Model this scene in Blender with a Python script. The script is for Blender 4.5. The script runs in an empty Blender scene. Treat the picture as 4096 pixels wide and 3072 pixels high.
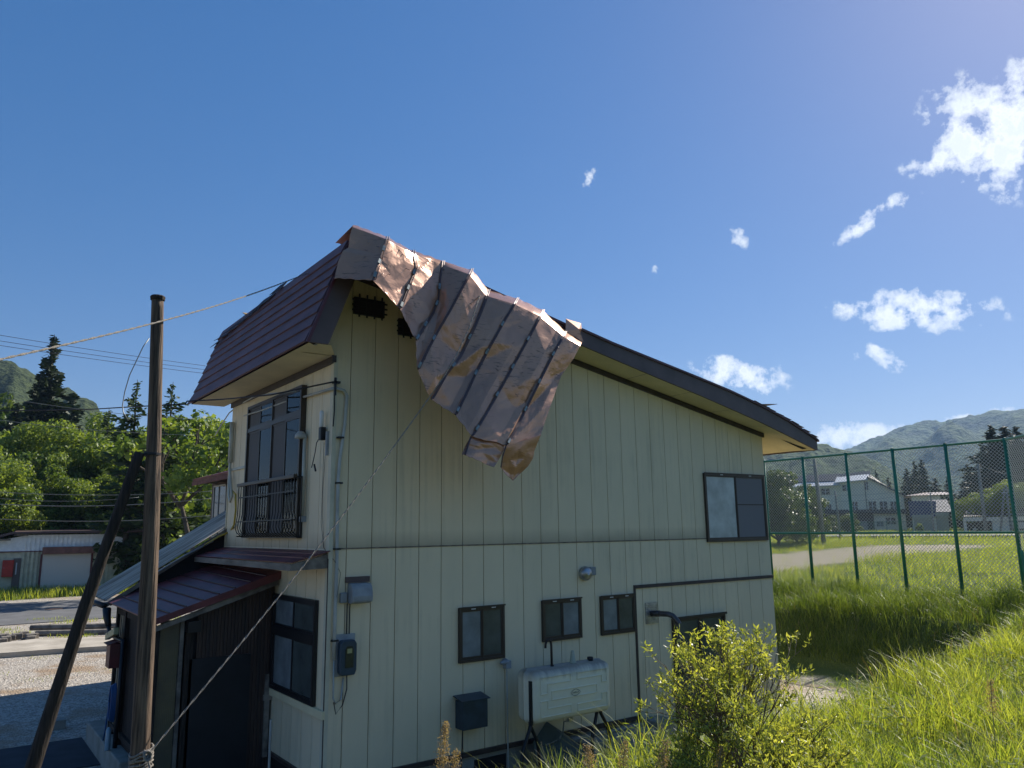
import bpy, math, random
import numpy as np
from mathutils import Vector, Matrix, noise
rnd = random.Random(7)
NR = np.random.RandomState(11)
sc = bpy.context.scene
col = sc.collection
R = math.radians

# ---------------------------------------------------------------- camera
CAM = np.array([-4.40, -10.40, 3.67])
def cam_matrix(p, r, y):
    cy, sy = math.cos(y), math.sin(y); Rz = np.array([[cy, -sy, 0], [sy, cy, 0], [0, 0, 1]])
    B = np.array([[1, 0, 0], [0, 0, -1], [0, 1, 0]], float)
    cp, sp = math.cos(p), math.sin(p); Rx = np.array([[1, 0, 0], [0, cp, sp], [0, -sp, cp]])
    cr, sr = math.cos(r), math.sin(r); Rr = np.array([[cr, -sr, 0], [sr, cr, 0], [0, 0, 1]])
    return Rr @ Rx @ B @ Rz
MC = cam_matrix(R(10.685), R(-.801), R(36.193))
FPX = 3077.0
camd = bpy.data.cameras.new('camera'); cam = bpy.data.objects.new('camera', camd); col.objects.link(cam)
camd.sensor_fit = 'HORIZONTAL'; camd.sensor_width = 36; camd.lens = FPX / 4096 * 36
camd.clip_start = 0.1; camd.clip_end = 20000
rx, dn, fw = MC[0], MC[1], MC[2]
cam.matrix_world = Matrix(((rx[0], -dn[0], -fw[0], CAM[0]), (rx[1], -dn[1], -fw[1], CAM[1]), (rx[2], -dn[2], -fw[2], CAM[2]), (0, 0, 0, 1)))
sc.camera = cam
K = 4096 / 2212.0
def ray(u, v):
    return MC.T @ np.array([(u * K - 2048) / FPX, (v * K - 1536) / FPX, 1.0])
def hit(u, v, ax, val):
    d = ray(u, v); return Vector(CAM + d * (val - CAM[ax]) / d[ax])
def atd(u, v, dist):
    d = ray(u, v); h = math.hypot(d[0], d[1]); return Vector(CAM + d * dist / h)
def pol(az, slope, d):
    a = R(az); return Vector((CAM[0] + d * math.sin(a), CAM[1] + d * math.cos(a), CAM[2] + slope * d))
def Z(x0, y0, s):
    return lambda a, b: ((x0 + a / s) / K, (y0 + b / s) / K)
q1 = Z(0, 1200, 1.659); z2 = Z(0, 2072, 1.659); z3 = Z(700, 850, 1.659); z4 = Z(1300, 850, 1.508); z5 = Z(350, 2150, 1.799)
z6 = Z(3000, 1600, 2.018); z7 = Z(3150, 1850, 4.424); z8 = Z(3600, 1850, 4.46)
a1 = Z(850, 1500, 2.552); a2 = Z(900, 2100, 2.765); a3 = Z(1700, 2250, 2.018); a4 = Z(2500, 1700, 2.074)

# ---------------------------------------------------------------- sun, sky, exposure
SUN_AZ, SUN_EL = 80.0, 37.0        # azimuth from +Y towards +X
sd = Vector((math.sin(R(SUN_AZ)) * math.cos(R(SUN_EL)), math.cos(R(SUN_AZ)) * math.cos(R(SUN_EL)), math.sin(R(SUN_EL))))
sunl = bpy.data.lights.new('sun', 'SUN'); sunl.energy = 5.0; sunl.angle = R(0.5); sunl.color = (1, .93, .82)
sun = bpy.data.objects.new('sun', sunl); col.objects.link(sun)
sun.rotation_euler = (-sd).to_track_quat('-Z', 'Y').to_euler()
w = bpy.data.worlds.new('World'); sc.world = w; w.use_nodes = True
nt = w.node_tree; nt.nodes.clear()
def N(nt, t, **kw):
    n = nt.nodes.new(t)
    for k, v in kw.items():
        if k[0] == 'i' and k[1:].isdigit(): n.inputs[int(k[1:])].default_value = v
        elif k in n.inputs.keys(): n.inputs[k].default_value = v
        else: setattr(n, k, v)
    return n
L = lambda nt, a, b: nt.links.new(a, b)
sky = N(nt, 'ShaderNodeTexSky', sky_type='NISHITA', sun_disc=False)
sky.sun_elevation = R(SUN_EL); sky.sun_rotation = R(SUN_AZ); sky.altitude = 300; sky.air_density = 1.0; sky.dust_density = 0.35; sky.ozone_density = 2.2
gam = N(nt, 'ShaderNodeGamma'); gam.inputs[1].default_value = .60; L(nt, sky.outputs[0], gam.inputs[0])
hsv = N(nt, 'ShaderNodeHueSaturation'); hsv.inputs['Saturation'].default_value = 1.8; hsv.inputs['Value'].default_value = 1.16; L(nt, gam.outputs[0], hsv.inputs['Color'])
tint = N(nt, 'ShaderNodeMix', data_type='RGBA', blend_type='MULTIPLY'); tint.inputs[0].default_value = 1; tint.inputs['B'].default_value = (.92, .915, 1.11, 1); L(nt, hsv.outputs[0], tint.inputs['A'])
geo = N(nt, 'ShaderNodeTexCoord')
# the clouds: each a patch of the sky round its own direction, broken up by noise
def vmath(op, a, b=None):
    n = nt.nodes.new('ShaderNodeVectorMath'); n.operation = op
    for i, x in enumerate((a, b)):
        if x is None: continue
        if hasattr(x, 'links'): L(nt, x, n.inputs[i])
        else: n.inputs[i].default_value = x
    return n
def fmath(op, a, b=None, clamp=False):
    n = nt.nodes.new('ShaderNodeMath'); n.operation = op; n.use_clamp = clamp
    for i, x in enumerate((a, b)):
        if x is None: continue
        if hasattr(x, 'links'): L(nt, x, n.inputs[i])
        else: n.inputs[i].default_value = x
    return n.outputs[0]
dirv = geo.outputs['Generated']
nz = N(nt, 'ShaderNodeTexNoise'); nz.inputs['Scale'].default_value = 9; nz.inputs['Detail'].default_value = 9; nz.inputs['Roughness'].default_value = .62
L(nt, dirv, nz.inputs['Vector'])
wv = vmath('SUBTRACT', nz.outputs['Color'], (.5, .5, .5)); wv2 = vmath('SCALE', wv.outputs[0]); wv2.inputs[3].default_value = .05
wd = vmath('ADD', dirv, wv2.outputs[0]).outputs[0]
nf = N(nt, 'ShaderNodeTexNoise'); nf.inputs['Scale'].default_value = 34; nf.inputs['Detail'].default_value = 9; nf.inputs['Roughness'].default_value = .63
L(nt, dirv, nf.inputs['Vector'])
clouds = [(2150, 295, 125, 95, 25, 1.0), (2065, 350, 80, 24, -10, .9), (1885, 475, 90, 18, -30, .8), (1258, 388, 34, 16, -10, .8),
          (1600, 512, 34, 20, 40, .62), (1975, 670, 135, 36, 1, .95), (1925, 765, 50, 18, 12, .62), (1592, 815, 100, 36, 2, 1.0),
          (1880, 945, 140, 28, -4, 1.0), (2080, 905, 90, 18, -10, .95), (1845, 770, 16, 8, 0, .4), (1420, 580, 10, 6, 0, .35), (2215, 200, 70, 60, 0, .9)]
mask = None
for (u, v, ru, rv, ang, dens) in clouds:
    c = Vector(ray(u, v)).normalized(); px = 1 / (FPX / K)
    a = R(ang)
    e1 = Vector(ray(u + 10 * math.cos(a), v + 10 * math.sin(a))).normalized() - c; e1.normalize()
    e2 = c.cross(e1).normalized()
    dd = vmath('SUBTRACT', wd, tuple(c)).outputs[0]
    p1 = vmath('DOT_PRODUCT', dd, tuple(e1 / (ru * px * 1.17))).outputs['Value']
    p2 = vmath('DOT_PRODUCT', dd, tuple(e2 / (rv * px * 1.17))).outputs['Value']
    p3 = vmath('DOT_PRODUCT', dd, tuple(c * 2.0)).outputs['Value']
    q = fmath('ADD', fmath('ADD', fmath('MULTIPLY', p1, p1), fmath('MULTIPLY', p2, p2)), fmath('MULTIPLY', p3, p3))
    m = fmath('MULTIPLY', fmath('SUBTRACT', 1.15, q, True), dens)
    mask = m if mask is None else fmath('MAXIMUM', mask, m)
m2 = fmath('MULTIPLY', fmath('SUBTRACT', fmath('ADD', mask, fmath('MULTIPLY', fmath('SUBTRACT', nf.outputs['Fac'], .5), 4.6)), .42), 1.25, True)
m3 = fmath('MULTIPLY', m2, fmath('MULTIPLY', mask, 3.0, True), True)
shade = N(nt, 'ShaderNodeMapRange'); L(nt, nf.outputs['Fac'], shade.inputs[0]); shade.inputs[1].default_value = .36; shade.inputs[2].default_value = .60
cm = N(nt, 'ShaderNodeMix', data_type='RGBA'); cm.inputs['A'].default_value = (9.5, 9.6, 9.8, 1); cm.inputs['B'].default_value = (6.0, 6.5, 7.0, 1)
L(nt, shade.outputs[0], cm.inputs[0])
mx = N(nt, 'ShaderNodeMix', data_type='RGBA'); L(nt, m3, mx.inputs[0]); L(nt, tint.outputs['Result'], mx.inputs['A']); L(nt, cm.outputs['Result'], mx.inputs['B'])
bg = N(nt, 'ShaderNodeBackground'); bg.inputs['Strength'].default_value = 0.10; L(nt, mx.outputs['Result'], bg.inputs['Color'])
out = N(nt, 'ShaderNodeOutputWorld'); L(nt, bg.outputs[0], out.inputs['Surface'])
vs = sc.view_settings; vs.view_transform = 'Standard'; vs.look = 'None'; vs.exposure = 0.64; vs.gamma = 1; vs.use_curve_mapping = False
sc.render.engine = 'CYCLES'
sc.cycles.max_bounces = 8; sc.cycles.transparent_max_bounces = 16; sc.cycles.volume_bounces = 0
sc.render.resolution_x = 1024; sc.render.resolution_y = 768

# ---------------------------------------------------------------- helpers
class MB:
    def __init__(s): s.v = []; s.f = []
    def add(s, vs, fs):
        o = len(s.v); s.v += [tuple(v) for v in vs]; s.f += [tuple(i + o for i in f) for f in fs]; return s
    def box(s, x0, x1, y0, y1, z0, z1):
        x0, x1 = min(x0, x1), max(x0, x1); y0, y1 = min(y0, y1), max(y0, y1); z0, z1 = min(z0, z1), max(z0, z1)
        return s.add([(x0, y0, z0), (x1, y0, z0), (x1, y1, z0), (x0, y1, z0), (x0, y0, z1), (x1, y0, z1), (x1, y1, z1), (x0, y1, z1)],
                     [(0, 3, 2, 1), (4, 5, 6, 7), (0, 1, 5, 4), (1, 2, 6, 5), (2, 3, 7, 6), (3, 0, 4, 7)])
    def prism(s, pts, ax, a, b):      # pts: 2D outline in the two other axes, extruded along axis ax from a to b
        n = len(pts)
        def mk(p, t):
            return (t, p[0], p[1]) if ax == 0 else ((p[0], t, p[1]) if ax == 1 else (p[0], p[1], t))
        vs = [mk(p, a) for p in pts] + [mk(p, b) for p in pts]
        fs = [tuple(range(n))[::-1], tuple(range(n, 2 * n))] + [(i, (i + 1) % n, n + (i + 1) % n, n + i) for i in range(n)]
        return s.add(vs, fs)
    def quad(s, a, b, c, d, t=0.0):   # slab of thickness t below quad
        a, b, c, d = map(Vector, (a, b, c, d)); n = (b - a).cross(d - a).normalized() * t
        if t == 0: return s.add([a, b, c, d], [(0, 1, 2, 3)])
        return s.add([a, b, c, d, a - n, b - n, c - n, d - n], [(0, 1, 2, 3), (7, 6, 5, 4), (0, 4, 5, 1), (1, 5, 6, 2), (2, 6, 7, 3), (3, 7, 4, 0)])
    def tube(s, pts, r, n=8, cap=True):
        pts = [Vector(p) for p in pts]; rs = r if isinstance(r, (list, tuple)) else [r] * len(pts)
        o = len(s.v); up = None
        for i, p in enumerate(pts):
            d = (pts[min(i + 1, len(pts) - 1)] - pts[max(i - 1, 0)]).normalized()
            if up is None or abs(up.dot(d)) > .95: up = Vector((0, 0, 1)) if abs(d.z) < .9 else Vector((1, 0, 0))
            a = d.cross(up).normalized(); b = a.cross(d).normalized(); up = b
            for k in range(n):
                t = 2 * math.pi * k / n; q = p + (a * math.cos(t) + b * math.sin(t)) * rs[i]; s.v.append(tuple(q))
        for i in range(len(pts) - 1):
            for k in range(n):
                s.f.append((o + i * n + k, o + i * n + (k + 1) % n, o + (i + 1) * n + (k + 1) % n, o + (i + 1) * n + k))
        if cap:
            s.f.append(tuple(o + k for k in range(n))[::-1]); s.f.append(tuple(o + (len(pts) - 1) * n + k for k in range(n)))
        return s
    def lathe(s, prof, c, axis=(0, 0, 1), n=20):    # prof: (radius, height)
        ax = Vector(axis).normalized(); q = Vector((0, 0, 1)).rotation_difference(ax); c = Vector(c); o = len(s.v)
        for (r, h) in prof:
            for k in range(n):
                t = 2 * math.pi * k / n; s.v.append(tuple(c + q @ Vector((r * math.cos(t), r * math.sin(t), h))))
        for i in range(len(prof) - 1):
            for k in range(n): s.f.append((o + i * n + k, o + i * n + (k + 1) % n, o + (i + 1) * n + (k + 1) % n, o + (i + 1) * n + k))
        s.f.append(tuple(o + k for k in range(n))[::-1]); s.f.append(tuple(o + (len(prof) - 1) * n + k for k in range(n)))
        return s
def setp(o, label=None, cat=None, group=None, kind=None):
    for k, v in (('label', label), ('category', cat), ('group', group), ('kind', kind)):
        if v: o[k] = v
    return o
def build(name, mb, mat, parent=None, smooth=False, bevel=0, label=None, cat=None, group=None, kind=None):
    me = bpy.data.meshes.new(name); me.from_pydata(mb.v, [], mb.f); me.update()
    if mat: me.materials.append(mat)
    o = bpy.data.objects.new(name, me); col.objects.link(o)
    if parent:
        o.parent = parent
    if smooth:
        for p in me.polygons: p.use_smooth = True
    if bevel:
        b = o.modifiers.new('bevel', 'BEVEL'); b.width = bevel; b.segments = 2; b.limit_method = 'ANGLE'
    return setp(o, label, cat, group, kind)
def thing(name, label, cat, group=None, kind=None, loc=(0, 0, 0)):
    o = bpy.data.objects.new(name, None); col.objects.link(o); o.location = loc; o.empty_display_size = .2
    return setp(o, label, cat, group, kind)
def npmesh(name, V, F, mat, smooth=False, uvattr=None, parent=None):
    V = np.asarray(V, np.float32); F = np.asarray(F, np.int32)
    me = bpy.data.meshes.new(name); k = F.shape[1]
    me.vertices.add(len(V)); me.vertices.foreach_set('co', V.ravel())
    me.loops.add(F.size); me.loops.foreach_set('vertex_index', F.ravel())
    me.polygons.add(len(F)); me.polygons.foreach_set('loop_start', np.arange(0, F.size, k, dtype=np.int32)); me.polygons.foreach_set('loop_total', np.full(len(F), k, np.int32))
    if uvattr is not None:
        at = me.attributes.new('tone', 'FLOAT', 'POINT'); at.data.foreach_set('value', np.asarray(uvattr, np.float32))
    me.update(); me.validate()
    if smooth: me.polygons.foreach_set('use_smooth', np.ones(len(F), bool))
    if mat: me.materials.append(mat)
    o = bpy.data.objects.new(name, me); col.objects.link(o); o.parent = parent
    return o
def copy_tree(o, parent=None):
    c = o.copy(); col.objects.link(c)
    if parent: c.parent = parent
    for ch in list(o.children): copy_tree(ch, c)
    return c

# ---------------------------------------------------------------- materials
def mat(name, color, rough=.7, metal=0.0, spec=.4, var=0.0, vscale=3.0, color2=None, bump=0.0, bscale=30.0, stretch=(1, 1, 1), detail=6):
    m = bpy.data.materials.new(name); m.use_nodes = True; t = m.node_tree; b = t.nodes['Principled BSDF']
    b.inputs['Base Color'].default_value = (*color, 1); b.inputs['Roughness'].default_value = rough; b.inputs['Metallic'].default_value = metal
    b.inputs['Specular IOR Level'].default_value = spec
    tc = N(t, 'ShaderNodeTexCoord'); mp = N(t, 'ShaderNodeMapping'); mp.inputs['Scale'].default_value = stretch; L(t, tc.outputs['Object'], mp.inputs['Vector'])
    if var or color2:
        n = N(t, 'ShaderNodeTexNoise'); n.inputs['Scale'].default_value = vscale; n.inputs['Detail'].default_value = detail; n.inputs['Roughness'].default_value = .6
        L(t, mp.outputs[0], n.inputs['Vector'])
        c2 = color2 or tuple(max(0, c * (1 - var)) for c in color)
        c1 = color if color2 else tuple(min(1, c * (1 + var * .5)) for c in color)
        mr = N(t, 'ShaderNodeMapRange'); L(t, n.outputs['Fac'], mr.inputs[0]); mr.inputs[1].default_value = .35; mr.inputs[2].default_value = .65
        x = N(t, 'ShaderNodeMix', data_type='RGBA'); x.inputs['A'].default_value = (*c1, 1); x.inputs['B'].default_value = (*c2, 1)
        L(t, mr.outputs[0], x.inputs[0]); L(t, x.outputs['Result'], b.inputs['Base Color'])
    if bump:
        n2 = N(t, 'ShaderNodeTexNoise'); n2.inputs['Scale'].default_value = bscale; n2.inputs['Detail'].default_value = 5
        L(t, mp.outputs[0], n2.inputs['Vector'])
        bp = N(t, 'ShaderNodeBump'); bp.inputs['Strength'].default_value = bump; bp.inputs['Distance'].default_value = .02
        L(t, n2.outputs['Fac'], bp.inputs['Height']); L(t, bp.outputs[0], b.inputs['Normal'])
    return m
def leafmat(name, c1, c2, trans=.5, rough=.45):
    m = bpy.data.materials.new(name); m.use_nodes = True; t = m.node_tree; t.nodes.clear()
    o = N(t, 'ShaderNodeOutputMaterial'); at = N(t, 'ShaderNodeAttribute', attribute_name='tone')
    x = N(t, 'ShaderNodeMix', data_type='RGBA'); x.inputs['A'].default_value = (*c1, 1); x.inputs['B'].default_value = (*c2, 1); L(t, at.outputs['Fac'], x.inputs[0])
    p = N(t, 'ShaderNodeBsdfPrincipled'); p.inputs['Roughness'].default_value = rough; p.inputs['Specular IOR Level'].default_value = .35
    L(t, x.outputs['Result'], p.inputs['Base Color'])
    tr = N(t, 'ShaderNodeBsdfTranslucent'); g = N(t, 'ShaderNodeMix', data_type='RGBA', blend_type='MULTIPLY'); g.inputs[0].default_value = 1
    L(t, x.outputs['Result'], g.inputs['A']); g.inputs['B'].default_value = (1.75, 1.6, .55, 1); L(t, g.outputs['Result'], tr.inputs['Color'])
    s = N(t, 'ShaderNodeMixShader'); s.inputs[0].default_value = trans; L(t, p.outputs[0], s.inputs[1]); L(t, tr.outputs[0], s.inputs[2]); L(t, s.outputs[0], o.inputs['Surface'])
    return m
def glassmat(name, base, rough=.08, spec=.8):
    return mat(name, base, rough=rough, spec=spec, var=.3, vscale=2.2, bump=.08, bscale=14)

def siding_mat():
    m = mat('cream_siding', (.77, .655, .445), rough=.6, spec=.35, color2=(.70, .60, .41), vscale=.9, bump=.12, bscale=160, stretch=(1, 1, .5))
    t = m.node_tree; b = t.nodes['Principled BSDF']; lk = b.inputs['Base Color'].links[0].from_socket
    tc = N(t, 'ShaderNodeTexCoord'); mp = N(t, 'ShaderNodeMapping'); mp.inputs['Scale'].default_value = (9, 9, .35); L(t, tc.outputs['Object'], mp.inputs['Vector'])
    n = N(t, 'ShaderNodeTexNoise'); n.inputs['Scale'].default_value = 1.4; n.inputs['Detail'].default_value = 6; L(t, mp.outputs[0], n.inputs['Vector'])
    n2 = N(t, 'ShaderNodeTexNoise'); n2.inputs['Scale'].default_value = .55; n2.inputs['Detail'].default_value = 8; n2.inputs['Roughness'].default_value = .7; L(t, tc.outputs['Object'], n2.inputs['Vector'])
    mm = N(t, 'ShaderNodeMath', operation='MULTIPLY'); L(t, n.outputs['Fac'], mm.inputs[0]); L(t, n2.outputs['Fac'], mm.inputs[1])
    mr = N(t, 'ShaderNodeMapRange'); L(t, mm.outputs[0], mr.inputs[0]); mr.inputs[1].default_value = .27; mr.inputs[2].default_value = .48; mr.inputs[4].default_value = .38
    x = N(t, 'ShaderNodeMix', data_type='RGBA'); L(t, lk, x.inputs['A']); x.inputs['B'].default_value = (.27, .24, .16, 1); L(t, mr.outputs[0], x.inputs[0])
    # soot caught above the horizontal joint, strongest by the grooves
    sp = N(t, 'ShaderNodeSeparateXYZ'); L(t, tc.outputs['Object'], sp.inputs[0])
    zr = N(t, 'ShaderNodeMapRange'); L(t, sp.outputs[2], zr.inputs[0]); zr.inputs[1].default_value = 3.44; zr.inputs[2].default_value = 3.68; zr.inputs[3].default_value = 1; zr.inputs[4].default_value = 0
    zg = N(t, 'ShaderNodeMath', operation='GREATER_THAN'); L(t, sp.outputs[2], zg.inputs[0]); zg.inputs[1].default_value = 3.43
    m1 = N(t, 'ShaderNodeMath', operation='MULTIPLY'); L(t, zr.outputs[0], m1.inputs[0]); L(t, zg.outputs[0], m1.inputs[1])
    m2_ = N(t, 'ShaderNodeMath', operation='MULTIPLY'); L(t, m1.outputs[0], m2_.inputs[0]); L(t, n2.outputs['Fac'], m2_.inputs[1])
    y_ = N(t, 'ShaderNodeMix', data_type='RGBA'); L(t, x.outputs['Result'], y_.inputs['A']); y_.inputs['B'].default_value = (.22, .18, .12, 1); L(t, m2_.outputs[0], y_.inputs[0])
    L(t, y_.outputs['Result'], b.inputs['Base Color'])
    return m
M = {}
M['siding'] = siding_mat()
M['groove'] = mat('groove_dark', (.015, .012, .01), rough=.9)
M['trim'] = mat('brown_trim', (.05, .036, .034), rough=.5, var=.4, vscale=6, bump=.2, bscale=50)
M['joint'] = mat('weathered_joint_trim', (.24, .19, .14), rough=.7, var=.6, vscale=9)
M['fascia'] = mat('fascia_metal', (.095, .060, .056), rough=.5, spec=.5, var=.25, vscale=2, bump=.05, bscale=8)
M['roof'] = mat('maroon_roof_paint', (.135, .070, .080), rough=.6, spec=.35, var=.3, vscale=3, bump=.12, bscale=6, stretch=(.4, .4, 2))
M['roofred'] = mat('dark_red_roof_paint', (.16, .040, .042), rough=.5, spec=.4, var=.4, vscale=2.2, bump=.1, bscale=9)
M['soffit'] = mat('soffit_board', (.74, .64, .40), rough=.75, color2=(.62, .54, .34), vscale=1.6)
M['concrete'] = mat('concrete', (.30, .30, .27), rough=.9, color2=(.19, .19, .16), vscale=2.5, bump=.3, bscale=40)
M['alum'] = mat('dark_bronze_frame', (.055, .042, .033), rough=.4, metal=.3)
M['black'] = mat('black_paint', (.012, .012, .014), rough=.45)
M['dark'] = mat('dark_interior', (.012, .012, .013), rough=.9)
M['frost'] = glassmat('frosted_glass', (.20, .23, .24), .25, .5)
M['frost_dark'] = glassmat('frosted_glass_dark', (.075, .09, .085), .22, .5)
M['screen'] = mat('insect_screen', (.20, .19, .20), rough=.85)
M['wood'] = mat('weathered_pole_wood', (.20, .135, .09), rough=.85, color2=(.02, .014, .011), vscale=34, bump=1.0, bscale=60, stretch=(1, 1, .045), detail=9)
M['wooddark'] = mat('tarred_wood', (.045, .032, .024), rough=.85, color2=(.008, .007, .006), vscale=34, bump=1.0, bscale=40, stretch=(1, 1, .09), detail=9)
M['greywood'] = mat('grey_weathered_wood', (.26, .23, .19), rough=.85, color2=(.10, .085, .07), vscale=4, bump=.5, bscale=25, stretch=(1, .3, 1))
M['rope'] = mat('hemp_rope', (.32, .29, .25), rough=.9, var=.4, vscale=60, bump=.9, bscale=110)
M['pvc'] = mat('grey_pvc', (.42, .43, .40), rough=.5, var=.2)
M['pvccream'] = mat('cream_pvc', (.5, .5, .42), rough=.5, var=.2)
M['cable'] = mat('black_cable', (.015, .015, .02), rough=.6)
M['wirelight'] = mat('galvanised_wire', (.18, .19, .19), rough=.5, metal=.5)
M['yellow'] = mat('yellow_hose', (.50, .36, .05), rough=.45, var=.2)
M['tank'] = mat('cream_tank_paint', (.86, .79, .59), rough=.42, color2=(.76, .70, .54), vscale=2.0, spec=.5)
M['stain'] = mat('tank_grime', (.16, .15, .14), rough=.7, color2=(.45, .46, .40), vscale=7)
M['bluemetal'] = mat('dark_blue_metal', (.035, .06, .085), rough=.4, var=.3, vscale=5, metal=.2)
M['greymetal'] = mat('grey_plastic', (.28, .30, .31), rough=.5, var=.2, vscale=6)
M['steel'] = mat('worn_steel', (.42, .42, .42), rough=.35, metal=.8, var=.4, vscale=12)
M['green'] = mat('green_fence_paint', (.018, .17, .10), rough=.4, spec=.5, var=.2, vscale=5)
M['mesh'] = mat('galvanised_mesh', (.44, .47, .45), rough=.42, metal=.3)
M['redbox'] = mat('red_paint', (.42, .03, .02), rough=.4, var=.2)
M['maroonbox'] = mat('maroon_letterbox', (.16, .03, .03), rough=.5, color2=(.10, .03, .025), vscale=8)
M['asphalt'] = mat('asphalt', (.15, .15, .15), rough=.9, color2=(.105, .105, .105), vscale=.8, bump=.3, bscale=60)
M['white'] = mat('white_paint', (.75, .75, .72), rough=.5, var=.1)
M['bluehose'] = mat('blue_hose', (.02, .08, .22), rough=.4)

# ---------------------------------------------------------------- terrain
def sst(a, b, x):
    t = np.clip((x - a) / (b - a), 0, 1); return t * t * (3 - 2 * t)
def ground_z(x, y):
    x = np.asarray(x, float); y = np.asarray(y, float)
    # the near embankment the camera stands on
    edge = -4.2 + 0.15 * np.clip(x, -6, 14)        # its toe line (y) as a function of x
    drop = sst(0, 1.4 + .5 * sst(0, 4, x), edge - y)
    leftcut = sst(-2.6, -0.6, x + 0.55 * (y + 5.5))
    camp = np.exp(-(((x + 4.4) / 3.0) ** 2 + ((y + 11.4) / 3.0) ** 2))
    near = drop * (1.68 * leftcut + .3 * (1 - leftcut)) + camp * .9 * (1 - .5 * leftcut)
    near = near + .15 * sst(8, 13, x) * drop
    # bank up to the fence and the field beyond
    s = sst(14.5, 15.6, x + .05 * (y - 3) + .16 * np.clip(-y - 2, 0, 9))
    bank = 1.3 * s
    field = 1.25 * (1 - np.exp(-np.clip(x - 20, 0, 1e5) / 26.0))
    right = bank + field
    z = np.maximum(near, right) + .25 * np.minimum(near, right) * np.exp(-np.abs(near - right))
    far = sst(60, 140, np.hypot(x - 0, y)) * sst(15, 40, x) * 0.1
    bumps = .05 * np.sin(x * 1.7 + y * .6) * np.cos(y * 1.3 - x * .4) + .03 * np.sin(x * 3.9) * np.sin(y * 4.3)
    m = np.clip(z / .6, 0, 1)
    z = z + bumps * m + far
    yard = sst(-1.5, -.2, y) * (1 - sst(12.5, 13.5, x)) + (1 - sst(-1.8, -1.0, x)) * sst(-2.5, -1, y)
    return z * (1 - np.clip(yard, 0, 1))
def axis(lo, mid0, mid1, hi, fine, g=1.13):
    a = list(np.arange(mid0, mid1, fine)); s = fine; x = mid1
    while x < hi: a.append(x); s *= g; x += s
    a.append(hi); s = fine; x = mid0; b = []
    while x > lo: x -= s; b.append(max(x, lo)); s *= g
    return np.array(sorted(set(b + a)))
gx = axis(-2600, -8, 46, 2600, .25); gy = axis(-2600, -14, 22, 3200, .25)
GX, GY = np.meshgrid(gx, gy); GZ = ground_z(GX, GY)
V = np.stack([GX.ravel(), GY.ravel(), GZ.ravel()], 1); nx, ny = len(gx), len(gy)
ii, jj = np.meshgrid(np.arange(nx - 1), np.arange(ny - 1)); q0 = (jj * nx + ii).ravel()
F = np.stack([q0, q0 + 1, q0 + 1 + nx, q0 + nx], 1)
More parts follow.
